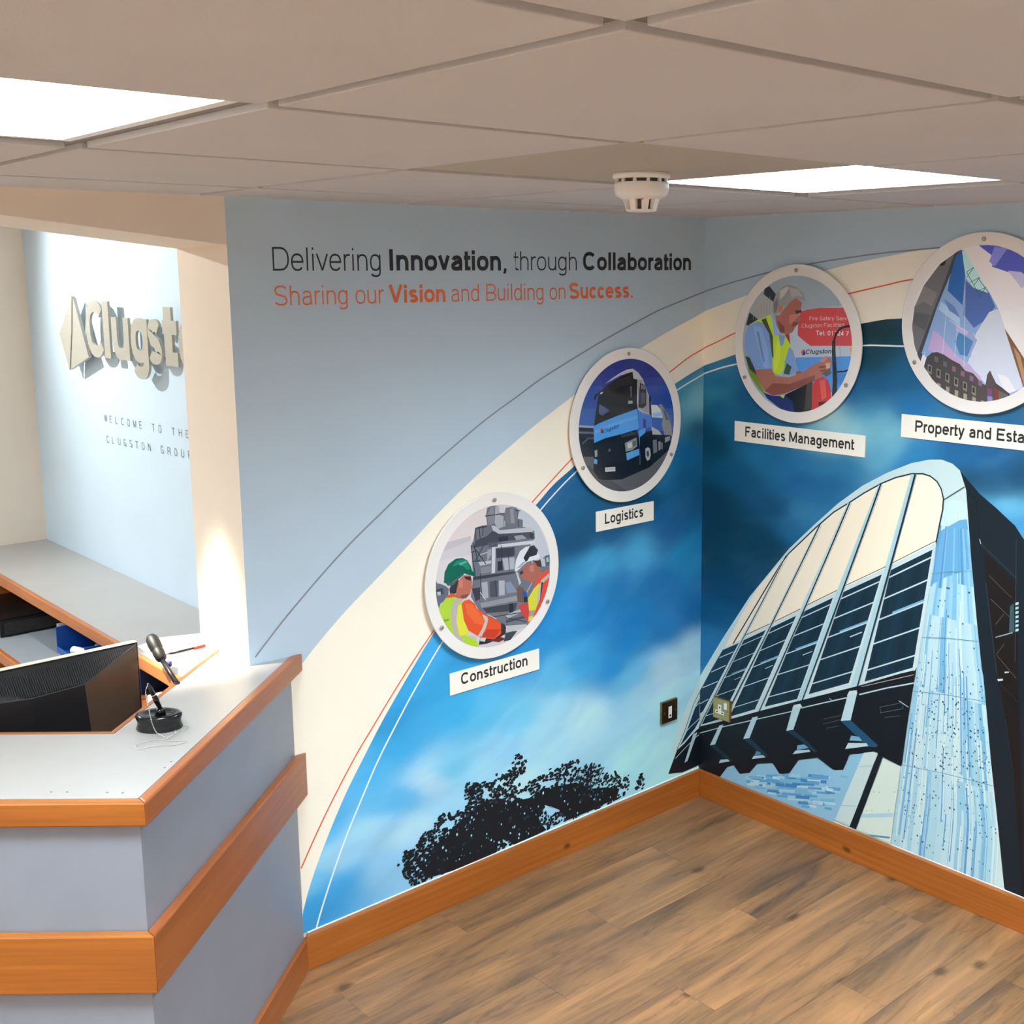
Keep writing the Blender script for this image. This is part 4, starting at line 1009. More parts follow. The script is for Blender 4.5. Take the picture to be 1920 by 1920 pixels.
def draw_construction(pr, u, z):
    fill(pr, u, z, (214, 206, 208)); pr.tr = (760, 900, .21879)
    for q, c in [([(250,560),(420,380),(700,230),(700,420),(560,520),(400,560),(300,640)], (228, 212, 212)), ([(900,230),(1100,300),(1230,600),(1230,700),(1100,640),(1000,420)], (196, 198, 208)),
        ([(250,700),(560,640),(570,860),(400,900),(250,880)], (222, 212, 214)), ([(250,560),(560,480),(560,520),(260,640)], (200, 190, 196)),
        ([(248,885),(262,860),(272,885),(300,890),(340,905),(372,930),(365,1015),(300,1060),(290,1100),(262,1030)], (104, 104, 116)),
        ([(262,940),(320,925),(330,980),(280,990)], (60, 62, 74)), ([(270,960),(300,955),(305,985),(278,990)], (190, 190, 196))]: pr.p(q, c)
    pr.p([(562,560),(582,520),(598,410),(655,390),(700,385),(690,300),(700,240),(735,222),(790,220),(802,280),(850,290),(858,240),(905,230),(945,236),(975,262),(962,330),(1000,340),(1002,400),(1080,415),(1105,440),(1110,500),(1070,560),(1110,700),(1230,640),(1240,900),(1050,1240),(850,1330),(650,1150),(560,1000),(580,830)], (112, 112, 124))
    for q, c in [([(700,300),(735,222),(760,222),(765,370),(710,390)], (134, 132, 140)), ([(770,225),(800,222),(812,300),(840,310),(842,400),(790,420),(765,370)], (170, 168, 176)), ([(860,250),(905,235),(945,240),(955,330),(940,380),(870,370),(852,310)], (118, 116, 126)),
        ([(895,245),(925,240),(935,370),(905,370)], (146, 144, 152)),
        ([(598,520),(700,480),(740,440),(860,450),(1080,440),(1106,500),(850,522),(690,560),(590,580)], (72, 72, 84)), ([(735,390),(770,395),(810,430),(1070,405),(1100,430),(1085,445),(800,462),(750,430)], (190, 188, 194)),
        ([(600,410),(700,392),(700,402),(604,420)], (64, 64, 76)), ([(700,600),(735,590),(735,640),(700,700)], (160, 158, 168)), ([(740,560),(1112,515),(1114,545),(772,582),(768,795),(738,800)], (206, 206, 212)), ([(775,590),(935,575),(935,650),(780,670)], (60, 60, 76)),
        ([(800,490),(880,480),(880,520),(800,528)], (48, 50, 66)), ([(930,480),(1000,470),(1040,500),(950,515)], (150, 150, 160)), ([(1060,450),(1100,460),(1095,505),(1070,500)], (56, 56, 66)),
        ([(625,705),(735,688),(735,715),(640,735)], (186, 186, 194)), ([(580,830),(940,780),(940,800),(580,860)], (64, 64, 78)), ([(830,672),(935,662),(935,760),(850,775)], (176, 176, 188)), ([(790,700),(830,690),(835,770),(790,780)], (48, 48, 62)),
        ([(640,750),(735,735),(735,790),(650,800)], (134, 134, 146)), ([(700,540),(790,530),(792,570),(720,580)], (88, 88, 100)),
        ([(650,880),(702,870),(712,1010),(665,1015)], (172, 172, 178)), ([(800,862),(850,860),(852,985),(802,992)], (178, 178, 186)), ([(855,880),(900,870),(960,960),(870,970)], (136, 146, 168)), ([(720,870),(790,860),(790,1000),(725,1005)], (84, 82, 94)), ([(570,930),(640,920),(640,1020),(600,1040)], (66, 60, 72)),
        ([(640,1055),(960,990),(965,1030),(650,1095)], (148, 148, 154)), ([(660,1100),(960,1050),(940,1120),(700,1140)], (66, 66, 76)), ([(888,1060),(925,1055),(925,1130),(890,1140)], (30, 32, 42)), ([(860,1155),(985,1105),(1000,1130),(870,1190)], (180, 180, 184)),
        ([(700,1150),(850,1150),(860,1210),(800,1200)], (120, 118, 124)), ([(860,1200),(1030,1160),(1035,1180),(865,1225)], (74, 72, 82)), ([(850,1250),(1040,1235),(1030,1262),(865,1310)], (196, 194, 196)), ([(860,1310),(960,1290),(900,1370),(840,1385)], (62, 60, 70)), ([(1195,650),(1235,640),(1235,730),(1200,735)], (88, 92, 104)), ([(1205,665),(1225,660),(1228,700),(1208,702)], (170, 190, 200))]: pr.p(q, c)
    for a in [((600,410),(605,515)), ((632,402),(640,505)), ((665,395),(662,480)), ((560,560),(600,830)), ((585,540),(620,700)), ((600,690),(670,560)), ((575,560),(690,720)), ((562,620),(600,610)), ((570,700),(640,690)), ((1000,340),(1000,400)), ((965,340),(965,400)), ((680,310),(850,285)), ((940,262),(985,262)), ((820,560),(830,780)), ((880,600),(890,780)), ((640,800),(650,1000)), ((770,860),(780,1000)), ((700,1180),(1030,1130)), ((860,1180),(1040,1215))]: pr.line(a, (56, 56, 68), .0028)
    for a in [((1060,600),(1100,760)), ((1090,870),(1040,960)), ((700,1150),(780,1190)), ((640,960),(690,1030)), ((850,350),(850,400)), ((640,640),(700,620))]: pr.line(a, (200, 200, 206), .0025)
    # worker with the green helmet
    for q, c in [([(375,940),(395,880),(450,850),(475,900),(450,965),(385,985)], (56, 44, 48)), ([(455,860),(500,815),(560,820),(572,870),(568,900),(574,925),(560,940),(556,975),(520,1012),(480,1015),(430,990),(440,930)], (190, 108, 88)),
        ([(455,865),(490,850),(492,920),(462,925)], (208, 126, 104)), ([(500,825),(560,828),(562,862),(520,852)], (58, 44, 50)), ([(470,990),(545,975),(520,1012),(480,1018)], (140, 70, 56)),
        ([(328,880),(330,850),(335,790),(368,720),(430,674),(490,668),(530,688),(560,740),(572,780),(602,796),(590,826),(545,815),(500,800),(455,830),(400,878),(360,892)], (14, 98, 74)), ([(400,740),(440,690),(500,678),(535,700),(556,760),(530,770),(470,720),(430,735)], (34, 132, 104)), ([(455,715),(520,690),(530,700),(470,735)], (90, 176, 148)), ([(350,890),(400,880),(455,830),(500,800),(500,812),(455,850),(405,905),(360,905)], (88, 88, 90)),
        ([(345,1012),(350,995),(400,968),(470,1000),(490,1020),(420,1010)], (222, 86, 52)), ([(345,1012),(420,1002),(480,1022),(500,1200),(520,1330),(612,1378),(625,1425),(540,1425),(400,1340),(310,1230),(278,1110)], (182, 216, 44)),
        ([(440,1085),(485,1055),(502,1200),(545,1320),(465,1335),(430,1200)], (232, 226, 58)), ([(440,1012),(505,1018),(450,1060),(436,1200),(455,1330),(515,1368),(470,1375),(425,1340),(392,1240),(388,1110),(410,1040)], (192, 178, 172)),
        ([(500,1330),(600,1340),(612,1372),(535,1345)], (200, 190, 184)),
        ([(480,1062),(500,1035),(545,1022),(592,1058),(612,1100),(680,1148),(800,1212),(835,1260),(822,1322),(762,1362),(640,1350),(540,1290),(500,1200)], (236, 86, 38)), ([(510,1060),(570,1060),(640,1150),(700,1250),(600,1230),(530,1150)], (244, 108, 52)), ([(700,1280),(820,1280),(762,1355),(640,1345)], (206, 60, 34)),
        ([(655,1150),(700,1170),(708,1200),(690,1262),(652,1342),(618,1340),(655,1275),(680,1210)], (202, 190, 186)), ([(820,1222),(852,1240),(862,1265),(852,1320),(770,1372),(700,1402),(628,1412),(640,1352),(760,1362),(818,1318)], (58, 40, 38)), ([(640,1350),(690,1352),(680,1385),(640,1380)], (206, 206, 208)), ([(700,1375),(820,1345),(860,1360),(800,1390)], (110, 40, 44))]: pr.p(q, c)
    pr.text('ston', (318, 1218), (372, 1204), 22, (44, 60, 34), .12)
    # worker with the white helmet
    for q, c in [([(975,790),(1040,715),(1115,712),(1165,770),(1165,820),(1118,870),(1080,878),(1040,862),(1012,850),(990,822)], (176, 100, 82)), ([(1060,735),(1100,725),(1098,790),(1064,780)], (198, 122, 102)), ([(1100,690),(1160,690),(1165,745),(1130,740)], (70, 46, 42)), ([(975,790),(1005,772),(1010,800),(985,812)], (60, 48, 52)),
        ([(935,785),(945,690),(980,610),(1030,572),(1082,565),(1130,620),(1152,655),(1110,682),(1040,702),(1000,742),(955,780)], (226, 226, 232)), ([(950,760),(1000,705),(1040,690),(1000,745)], (170, 170, 182)), ([(1150,650),(1195,680),(1200,740),(1170,740)], (190, 190, 198)),
        ([(1048,600),(1065,568),(1100,558),(1136,600),(1122,642),(1062,660),(1046,690),(1028,700),(1010,668),(1030,630)], (38, 38, 44)),
        ([(945,790),(960,788),(990,880),(975,900)], (198, 196, 200)), ([(950,930),(975,905),(1010,925),(1030,985),(1005,1050),(960,1045)], (112, 86, 78)), ([(1000,960),(1030,950),(1045,1010),(1020,1020)], (40, 78, 150)), ([(1010,1005),(1045,1000),(1045,1045),(1015,1050)], (34, 34, 40)),
        ([(965,1075),(1055,1045),(1060,1230),(1005,1160)], (208, 62, 54)), ([(1110,882),(1165,800),(1225,760),(1240,830),(1210,1000),(1130,1140),(1090,1180),(1050,1050)], (228, 76, 54)), ([(1100,930),(1145,882),(1165,930),(1115,1115),(1058,1120),(1048,1015)], (216, 216, 54)),
        ([(1160,860),(1232,795),(1235,830),(1180,880),(1160,1000),(1125,1085),(1135,960)], (196, 182, 174)), ([(1165,870),(1180,880),(1160,1000),(1150,1060),(1158,930)], (60, 44, 44)), ([(1060,1120),(1115,1112),(1095,1165),(1055,1165)], (176, 152, 140)), ([(1055,1170),(1098,1160),(1075,1195),(1050,1215)], (216, 216, 54))]: pr.p(q, c)

def draw_truck(pr, u, z):
    fill(pr, u, z, (38, 62, 148)); pr.tr = (1030, 620, .20833)
    for q, c in [([(250,500),(1110,500),(1110,800),(250,800)], (44, 74, 158)), ([(250,700),(1110,700),(1110,900),(250,900)], (54, 92, 170)), ([(250,250),(1110,250),(1110,420),(250,420)], (30, 50, 132)), ([(400,430),(560,330),(900,560),(700,700)], (36, 58, 142)),
        ([(240,860),(400,868),(400,1000),(300,1010),(255,960)], (34, 38, 48)), ([(240,848),(400,858),(400,876),(240,868)], (150, 160, 172)), ([(256,905),(400,912),(400,930),(258,925)], (96, 106, 120)), ([(262,960),(400,990),(400,1140),(300,1140)], (26, 28, 34)), ([(290,1010),(350,960),(400,965),(400,975),(355,972),(300,1025)], (80, 86, 96)),
        ([(240,1135),(420,1135),(420,1250),(1100,960),(1110,1200),(900,1460),(500,1460)], (92, 92, 96)), ([(300,1180),(480,1300),(700,1440),(500,1450)], (78, 78, 82)), ([(430,1330),(560,1290),(900,1180),(1100,980),(1090,1060),(900,1230),(650,1340),(480,1345)], (26, 26, 32))]: pr.p(q, c)
    for q, c in [([(915,668),(965,668),(1008,715),(1022,790),(925,805)], (212, 216, 222)), ([(915,780),(1022,785),(1032,860),(980,895),(935,850)], (44, 92, 176)), ([(930,740),(1015,730),(1020,770),(930,780)], (150, 190, 226)), ([(980,665),(1010,660),(1068,760),(1098,860),(1104,950),(1040,960),(1012,850),(1020,760)], (134, 138, 146)), ([(1020,700),(1040,720),(1075,800),(1050,810)], (80, 84, 94)),
        ([(915,860),(985,900),(1012,935),(930,955)], (176, 180, 186)), ([(920,935),(1090,940),(1085,1000),(1010,1120),(925,1185)], (32, 34, 40)), ([(925,985),(965,980),(970,1090),(930,1110)], (112, 116, 124)), ([(980,1000),(1000,995),(1000,1070),(982,1080)], (140, 142, 148)), ([(1005,1010),(1018,1005),(1018,1060),(1006,1070)], (130, 132, 138)), ([(1040,960),(1085,950),(1080,985),(1040,1010)], (150, 152, 156)),
        ([(500,480),(560,430),(640,378),(700,348),(750,342),(800,378),(842,440),(885,560),(915,640),(915,760),(870,760),(800,720),(755,430),(745,375),(640,402)], (184, 186, 190)), ([(790,440),(830,440),(880,560),(905,640),(905,750),(860,740),(800,700)], (150, 152, 160)), ([(895,580),(912,590),(915,760),(900,755)], (22, 24, 30)),
        ([(445,570),(500,505),(600,440),(690,385),(748,370),(756,432),(790,440),(786,710),(600,772),(440,842),(402,856),(418,720),(436,610)], (18, 20, 26)), ([(520,500),(620,440),(740,400),(745,480),(650,500),(560,540)], (34, 36, 44)), ([(448,660),(500,690),(542,720),(475,765),(445,745)], (72, 92, 136)), ([(725,500),(742,500),(742,600),(728,600)], (78, 92, 104)), ([(708,632),(748,630),(748,655),(708,660)], (150, 166, 176)),
        ([(400,615),(405,585),(450,545),(478,548),(450,560),(420,600),(415,625)], (14, 16, 20)), ([(455,562),(480,548),(480,560),(460,574)], (220, 220, 224)), ([(815,470),(860,490),(872,540),(872,670),(840,700),(800,690),(806,560)], (50, 52, 60)), ([(822,485),(860,495),(862,530),(822,525)], (112, 116, 126)), ([(820,560),(860,555),(862,650),(824,660)], (76, 82, 96)),
        ([(396,862),(440,836),(600,770),(790,703),(795,780),(805,876),(780,892),(640,932),(500,968),(402,1012)], (78, 154, 230)), ([(405,900),(600,820),(795,760),(795,790),(600,850),(405,930)], (92, 168, 238)), ([(798,712),(842,740),(915,760),(925,862),(868,872),(806,900)], (62, 118, 208)), ([(842,790),(870,800),(870,870),(842,880)], (34, 60, 140)), ([(800,905),(865,872),(862,990),(812,1030)], (84, 158, 222)),
        ([(400,1012),(500,968),(640,932),(780,890),(805,960),(812,1060),(812,1240),(700,1310),(560,1335),(440,1325),(396,1262)], (18, 20, 26)), ([(430,1030),(660,980),(670,1180),(440,1200)], (28, 30, 36)), ([(640,935),(780,905),(782,930),(650,965)], (54, 56, 62)),
        ([(678,1012),(782,960),(790,1040),(745,1075),(686,1090)], (134, 140, 140)), ([(700,1015),(740,1000),(745,1050),(705,1060)], (196, 200, 196)), ([(748,1000),(778,985),(780,1030),(752,1045)], (92, 98, 100)), ([(690,1102),(806,1062),(808,1118),(698,1168)], (92, 160, 224)), ([(400,1150),(432,1162),(428,1202),(398,1195)], (88, 150, 214)), ([(405,1080),(430,1070),(432,1130),(410,1140)], (150, 154, 156)),
        ([(812,960),(870,910),(925,900),(935,1100),(920,1190),(880,1240),(820,1235)], (14, 15, 19)), ([(862,1062),(885,1048),(905,1062),(912,1120),(900,1160),(880,1172),(864,1140)], (168, 170, 172)), ([(874,1085),(892,1080),(898,1120),(885,1140),(874,1120)], (60, 62, 66)), ([(500,1232),(592,1226),(592,1264),(502,1270)], (206, 208, 206)), ([(525,1085),(540,1055),(552,1082),(538,1090)], (96, 98, 104)),
        ([(445,895),(470,872),(472,918),(462,925)], (214, 96, 80)), ([(462,925),(474,872),(482,905),(478,922)], (24, 40, 100))]: pr.p(q, c)
    pr.text('Clugston', (484, 922), (625, 872), 38, (22, 44, 100), .13, shear=.2)
    pr.text('FX14 KCU', (508, 1262), (586, 1256), 22, (90, 90, 90), .12)

def draw_man(pr, u, z):
    fill(pr, u, z, (150, 164, 176)); pr.tr = (1340, 460, .21873)
    for q, c in [([(430,370),(470,350),(525,420),(512,490),(420,420)], (36, 42, 48)), ([(290,590),(410,415),(505,490),(505,610),(430,640),(370,632)], (156, 156, 154)), ([(300,575),(372,632),(290,690),(270,680)], (34, 38, 42)),
        ([(640,620),(700,560),(1120,515),(1165,600),(1185,800),(1185,1000),(690,1000),(640,840)], (176, 184, 200)), ([(738,566),(800,550),(900,538),(1125,533),(1180,650),(1185,862),(822,862),(780,830),(712,772),(715,680)], (192, 66, 70)), ([(695,962),(1185,950),(1185,1110),(1080,1260),(900,1260),(700,1090)], (80, 144, 216)), ([(1020,1100),(1140,1100),(1080,1200),(1030,1160)], (62, 128, 206)),
        ([(738,915),(762,888),(770,938),(752,944)], (202, 110, 96)), ([(752,944),(768,888),(780,925),(774,942)], (44, 62, 130)), ([(1155,880),(1180,870),(1182,920),(1160,915)], (226, 160, 80))]: pr.p(q, c)
    for x in (330,350,372,395,420,445,470): pr.line([(x,640-(x-330)*.25),(x+4,560-(x-330)*.9)], (128,130,130), .0016)
    pr.line([(1055,470),(1080,1000),(1095,1160)], (120, 120, 130), .0014)
    pr.text('Fire Safety Servi', (812, 642), (1142, 642), 32, (234, 186, 186), .075)
    pr.text('Clugston Facilities M', (746, 706), (1166, 694), 33, (234, 186, 186), .075)
    pr.text('Tel: 01724 74', (868, 770), (1178, 776), 38, (240, 204, 204), .12)
    pr.text('Clugston', (780, 932), (1002, 926), 38, (26, 40, 62), .13, shear=.2)
    for q, c in [([(560,600),(600,540),(640,480),(700,450),(748,490),(740,560),(728,590),(738,640),(722,672),(700,690),(682,722),(668,745),(630,762),(570,752),(530,690),(520,600)], (156, 92, 80)), ([(640,600),(720,580),(728,600),(690,640),(640,680)], (184, 110, 96)), ([(690,560),(745,555),(745,575),(700,590)], (60, 44, 46)), ([(670,660),(725,655),(700,690),(665,700)], (112, 62, 58)), ([(545,515),(588,520),(585,560),(560,582),(545,560)], (180, 110, 98)), ([(540,640),(600,700),(600,750),(560,740)], (112, 62, 56)),
        ([(494,570),(500,500),(520,430),(560,375),(600,345),(640,338),(700,355),(735,385),(765,420),(782,470),(770,482),(748,470),(700,452),(650,480),(610,540),(590,520),(545,515),(540,580),(520,600)], (134, 134, 134)), ([(560,390),(620,350),(640,362),(600,430),(560,470)], (168, 166, 164)), ([(640,360),(720,380),(760,440),(700,430),(660,450)], (152, 150, 148)), ([(505,500),(540,450),(545,515),(530,570),(510,580)], (104, 104, 106)),
        ([(490,590),(530,680),(566,762),(508,775),(478,700)], (136, 170, 214)), ([(258,870),(265,760),(290,700),(370,648),(440,680),(480,770),(492,900),(492,1060),(342,1066),(290,980)], (118, 152, 208)), ([(330,690),(400,700),(460,900),(470,1050),(420,1050)], (134, 168, 218)), ([(360,740),(380,740),(430,1000),(415,1000)], (96, 128, 186)),
        ([(278,690),(370,640),(430,618),(480,592),(500,680),(508,772),(566,770),(600,760),(640,790),(652,850),(622,980),(592,1060),(560,1110),(500,1090),(494,960),(490,900),(470,760),(430,672),(370,650)], (184, 208, 52)), ([(400,640),(440,622),(500,780),(505,960),(494,960),(470,760)], (60, 76, 40)), ([(550,770),(608,770),(590,850),(566,868)], (112, 146, 196)), ([(540,800),(566,868),(560,980),(520,1090),(505,1000)], (204, 222, 66)), ([(600,762),(650,850),(640,760)], (146, 60, 58)),
        ([(258,900),(275,960),(305,1040),(350,1070),(395,1190),(440,1290),(380,1230),(300,1110)], (116, 140, 44)), ([(262,950),(300,960),(350,1070),(360,1110),(300,1060)], (52, 62, 60)),
        ([(640,870),(672,900),(700,1000),(718,1078),(660,1110),(600,1070),(600,1000)], (122, 156, 208)), ([(620,1010),(660,1040),(640,1110),(590,1100)], (60, 84, 60)), ([(560,1110),(600,1060),(580,1130)], (150, 190, 220)),
        ([(345,1066),(492,1058),(520,1120),(640,1132),(760,1088),(820,1040),(900,1000),(955,950),(985,958),(1002,1000),(992,1060),(940,1110),(860,1162),(720,1222),(600,1272),(500,1288),(430,1250),(380,1160)], (168, 108, 94)), ([(500,1180),(640,1190),(860,1110),(860,1162),(720,1222),(600,1272),(500,1288),(430,1250)], (136, 78, 68)), ([(700,1080),(718,1078),(760,1088),(700,1110)], (140, 86, 76)),
        ([(900,1000),(930,960),(960,945),(972,960),(940,1000)], (196, 136, 118)), ([(895,1040),(950,1030),(955,1042),(900,1056)], (120, 70, 62)), ([(905,1072),(955,1062),(955,1074),(910,1086)], (120, 70, 62)), ([(920,1100),(990,1050),(1000,1100),(960,1125)], (92, 88, 86)), ([(950,1010),(990,1005),(990,1050),(960,1060)], (206, 170, 150)),
        ([(600,1282),(720,1225),(830,1170),(850,1240),(845,1420),(690,1440)], (20, 22, 28)), ([(420,1262),(500,1290),(610,1290),(670,1340),(690,1440),(560,1400),(450,1310)], (32, 46, 104)), ([(790,1190),(840,1170),(850,1400),(770,1420)], (58, 60, 54)), ([(560,1290),(604,1280),(590,1312)], (196, 204, 110)),
        ([(836,1200),(870,1150),(930,1125),(975,1160),(996,1230),(1000,1330),(900,1400),(835,1410)], (192, 52, 56)), ([(900,1160),(950,1150),(960,1300),(920,1330)], (216, 84, 82)), ([(890,1345),(960,1335),(950,1370),(890,1375)], (60, 36, 36))]: pr.p(q, c)
    pr.line([(1185,696),(1130,694),(1080,712),(1045,750),(1022,820)], (24, 26, 30), .0075)
    pr.line([(1022,820),(1022,920),(1028,1040),(1032,1160),(1026,1330)], (30, 32, 36), .0125, .0185)
    pr.line([(1020,860),(1022,1000)], (70, 72, 76), .003)
    pr.line([(1050,1085),(1110,1082),(1160,1062)], (24, 26, 30), .005)

def draw_glass(pr, u, z):
    fill(pr, u, z, (216, 208, 218)); pr.tr = (1640, 400, .25)
    for q, c in [([(780,240),(900,235),(1300,330),(1300,560),(1120,480),(1000,440),(880,400),(900,330)], (62, 70, 162)), ([(900,250),(1000,260),(900,400),(860,360)], (110, 112, 186)), ([(1000,430),(1100,440),(1200,520),(1100,560)], (168, 164, 206)),
        ([(280,850),(300,700),(370,540),(490,380),(640,272),(665,275),(420,860),(345,1110),(300,1000)], (92, 90, 94)), ([(300,700),(370,540),(470,600),(430,700),(370,660)], (112, 106, 106)), ([(300,740),(420,760),(380,880),(290,830)], (80, 78, 82)), ([(495,380),(540,345),(525,385),(495,395)], (20, 22, 26)),
        ([(600,300),(660,275),(480,700),(420,860),(345,1110),(318,1060),(400,840),(520,520)], (52, 56, 66)), ([(655,272),(690,300),(740,400),(860,590),(930,720),(1115,1312),(1010,1375),(800,1300),(640,1200),(400,1090),(352,1050),(470,700),(560,480)], (124, 150, 192)),
        ([(610,320),(655,272),(690,300),(680,480),(660,690),(620,650),(548,580),(560,500)], (24, 82, 150)), ([(655,275),(690,300),(745,400),(860,595),(800,642),(740,560),(682,478)], (160, 196, 208)), ([(680,500),(745,560),(860,600),(905,700),(830,800),(745,860),(668,760)], (58, 88, 152)),
        ([(500,660),(640,790),(640,850),(480,720)], (156, 178, 206)), ([(520,640),(600,700),(640,780),(560,730)], (84, 110, 166)), ([(760,900),(860,740),(930,715),(1000,900),(1090,1230),(1110,1312),(980,1365),(830,1280),(700,1120)], (196, 200, 216)), ([(640,880),(740,960),(720,1080),(640,1060),(600,960)], (62, 118, 172)), ([(600,830),(740,920),(770,950),(700,1110),(690,1090),(740,960),(620,880)], (140, 150, 190)),
        ([(440,880),(480,900),(600,1050),(700,1130),(800,1230),(780,1270),(600,1130),(440,1040),(400,1020)], (182, 156, 198)), ([(610,830),(700,880),(690,920),(610,880)], (176, 158, 200)), ([(920,1200),(1000,1230),(1060,1330),(980,1350)], (222, 216, 222)),
        ([(940,740),(980,870),(1120,1080),(1300,1300),(1300,900),(1130,700)], (222, 214, 220)), ([(975,862),(1000,900),(1120,1085),(1200,1330),(1118,1312),(1060,1130)], (118, 80, 54)), ([(1040,1000),(1090,1060),(1150,1290),(1120,1290)], (168, 128, 94))]: pr.p(q, c)
    for a in [((690,440),(745,405)), ((690,480),(745,405)), ((715,520),(790,480)), ((745,540),(790,480)), ((760,590),(835,555)), ((785,630),(835,555)), ((690,440),(800,640)), ((780,490),(860,600))]: pr.line(a, (44, 72, 112), .0018)
    for a in [((680,480),(672,1150)), ((540,720),(510,1050)), ((620,860),(600,1080)), ((380,1040),(352,1150)), ((690,1120),(790,1180)), ((560,800),(700,900)), ((740,900),(780,950)), ((780,950),(700,1120))]: pr.line(a, (196, 206, 224), .0014)
    pr.p([(370,1150),(390,1080),(430,1045),(470,1040),(520,1060),(580,1100),(640,1130),(680,1180),(740,1200),(800,1270),(832,1290),(845,1210),(864,1180),(885,1220),(912,1275),(960,1310),(1010,1350),(1020,1370),(900,1420),(760,1440),(600,1390),(450,1270)], (66, 60, 62))
    for k in range(6):
        x, y_ = 400+k*66, 1130+k*32
        pr.p([(x,y_),(x+30,y_+14),(x+28,y_+80),(x-2,y_+62)], (124, 118, 108)); pr.p([(x+6,y_+12),(x+22,y_+20),(x+21,y_+60),(x+4,y_+50)], (40, 38, 42))
        pr.p([(x+70,y_+140-k*6),(x+96,y_+150-k*6),(x+94,y_+210-k*6),(x+68,y_+200-k*6)], (150, 142, 128))
        pr.p([(x+50,y_-60+k*4),(x+78,y_-48+k*4),(x+76,y_-10+k*4),(x+48,y_-22+k*4)], (126, 84, 112) if k > 1 else (90, 90, 96))
    pr.p([(840,1290),(858,1185),(872,1185),(905,1290),(900,1420),(850,1420)], (76, 62, 66)); pr.p([(846,1310),(880,1320),(880,1400),(848,1400)], (110, 60, 110)); pr.p([(846,1370),(884,1376),(884,1420),(848,1420)], (120, 130, 180)); pr.p([(900,1300),(930,1320),(930,1410),(905,1410)], (120, 46, 42))
    pr.p([(930,1330),(1000,1360),(980,1400),(930,1405)], (88, 86, 88))

disc('picture_disc', 'L', -.970, 1.026, 'round picture of two hard-hatted workers at a plant, lowest disc, over the Construction sign', draw_construction)
disc('picture_disc', 'L', -.396, 1.444, 'round picture of a blue lorry, over the Logistics sign', draw_truck)
disc('picture_disc', 'R', .418, 1.715, 'round picture of a grey-haired man with a red extinguisher, over the Facilities Management sign', draw_man)
disc('picture_disc', 'R', 1.079, 1.800, 'round picture of a sloping glass building, cut by the right edge of the photo', draw_glass)

# ================================================================== NAME SIGNS
sign_mat = M_('sign_white', (250, 246, 234), .45); sign_ink = M_('sign_black_ink', (38, 36, 36), .5)
def sign(kind, u0, u1, z0, z1, text, label, tu0, tu1, zb, ch, extra=None):
    pl = Plane(kind, 0); t = empty('name_sign', pl.P((u0+u1)/2, (z0+z1)/2, 0), label=label, cat='sign')
    b = (u0, u1, -.0050, -.0026, z0, z1) if kind == 'L' else (-.0050, -.0026, -u1, -u0, z0, z1)
    box('plate', b, sign_mat, t)
    letters(text, pl, tu0, tu1, zb, ch, .128, sign_ink, t, off=.0053)
def U(kind, x, y): return Plane(kind, 0.005).px(x, y)
A5 = lambda x, y: (760+x*.21879, 900+y*.21879)
A6 = lambda x, y: (1030+x*.20833, 620+y*.20833)
A7 = lambda x, y: (1340+x*.21873, 460+y*.21873)
A8 = lambda x, y: (1640+x*.25, 400+y*.25)
a, b = U('L', *A5(478, 1750)), U('L', *A5(1047, 1592)); c = U('L', *A5(478, 1668))
sign('L', -1.142, -.7865, .679, .7485, 'Construction', 'white sign lettered Construction', a[0], b[0], (a[1]+b[1])/2, .0355)
a, b = U('L', *A6(500, 1740)), U('L', *A6(845, 1672))
sign('L', -.532, -.2575, 1.0965, 1.165, 'Logistics', 'white sign lettered Logistics', a[0], b[0], (a[1]+b[1])/2, .0355)
a, b = U('R', *A7(262, 1640)), U('R', *A7(1195, 1752))
sign('R', .153, .694, 1.3675, 1.4375, 'Facilities Management', 'white sign lettered Facilities Management', a[0], b[0], (a[1]+b[1])/2, .0355)
a, b = U('R', *A8(303, 1640)), U('R', *A8(1120, 1722))
k = (b[0]-a[0])
def _w(t): xs_ = [v[0] for V, F in text_chars(t, .126) for v in V]; return max(xs_)-min(xs_)
ratio = _w('Property and Estates')/_w('Property and Esta')
sign('R', .823, 1.56, 1.4465, 1.5175, 'Property and Estates', 'white sign lettered Property and Estates, partly outside the photo', a[0], a[0]+k*ratio, (a[1]+b[1])/2, .0355)

# ================================================================== SOCKETS
brass = noisy(M_('aged_brass', (156, 128, 84), .32, .9), 60, .12)
brass_satin = noisy(M_('satin_brass', (176, 168, 118), .5, .5), 60, .06)
fused = empty('fused_outlet', (-.1765, 0, .376), label='dark-reflecting square brass outlet plate with small white insert on the slogan wall', cat='electrical outlet')
link('back_frame', box_mesh(-.2185, -.1345, -.011, -.0022, .334, .418, .002), brass, fused)
link('face_plate', box_mesh(-.2155, -.1375, -.0140, -.0108, .337, .415, .0012), noisy(M_('brass_painted_dark_reflection', (70, 54, 36), .28, .7), 50, .15), fused)  # mirror-like brass: its dark reflection is painted into the base colour
link('fuse_insert', box_mesh(-.1855, -.1685, -.0156, -.0138, .352, .396, .003), white_plastic, fused)
link('fuse_slot', box_mesh(-.181, -.173, -.0160, -.0154, .358, .3655, 0), black_plastic, fused)
for u in (-.206, -.148): link('screw', xform(xform(lathe_mesh([(0, 0), (.003, 0), (.0024, .0012), (0, .0014)], 16), Matrix.Rotation(math.radians(90), 4, 'X')), Matrix.Translation((u, -.0139, .376))), brass, fused, True)
sock = empty('wall_socket', (0, -.1195, .37), label='brass switched plug socket on the arched building print', cat='electrical outlet')
link('back_frame', box_mesh(-.015, -.0022, -.1605, -.0785, .3295, .4115, .002), brass, sock)
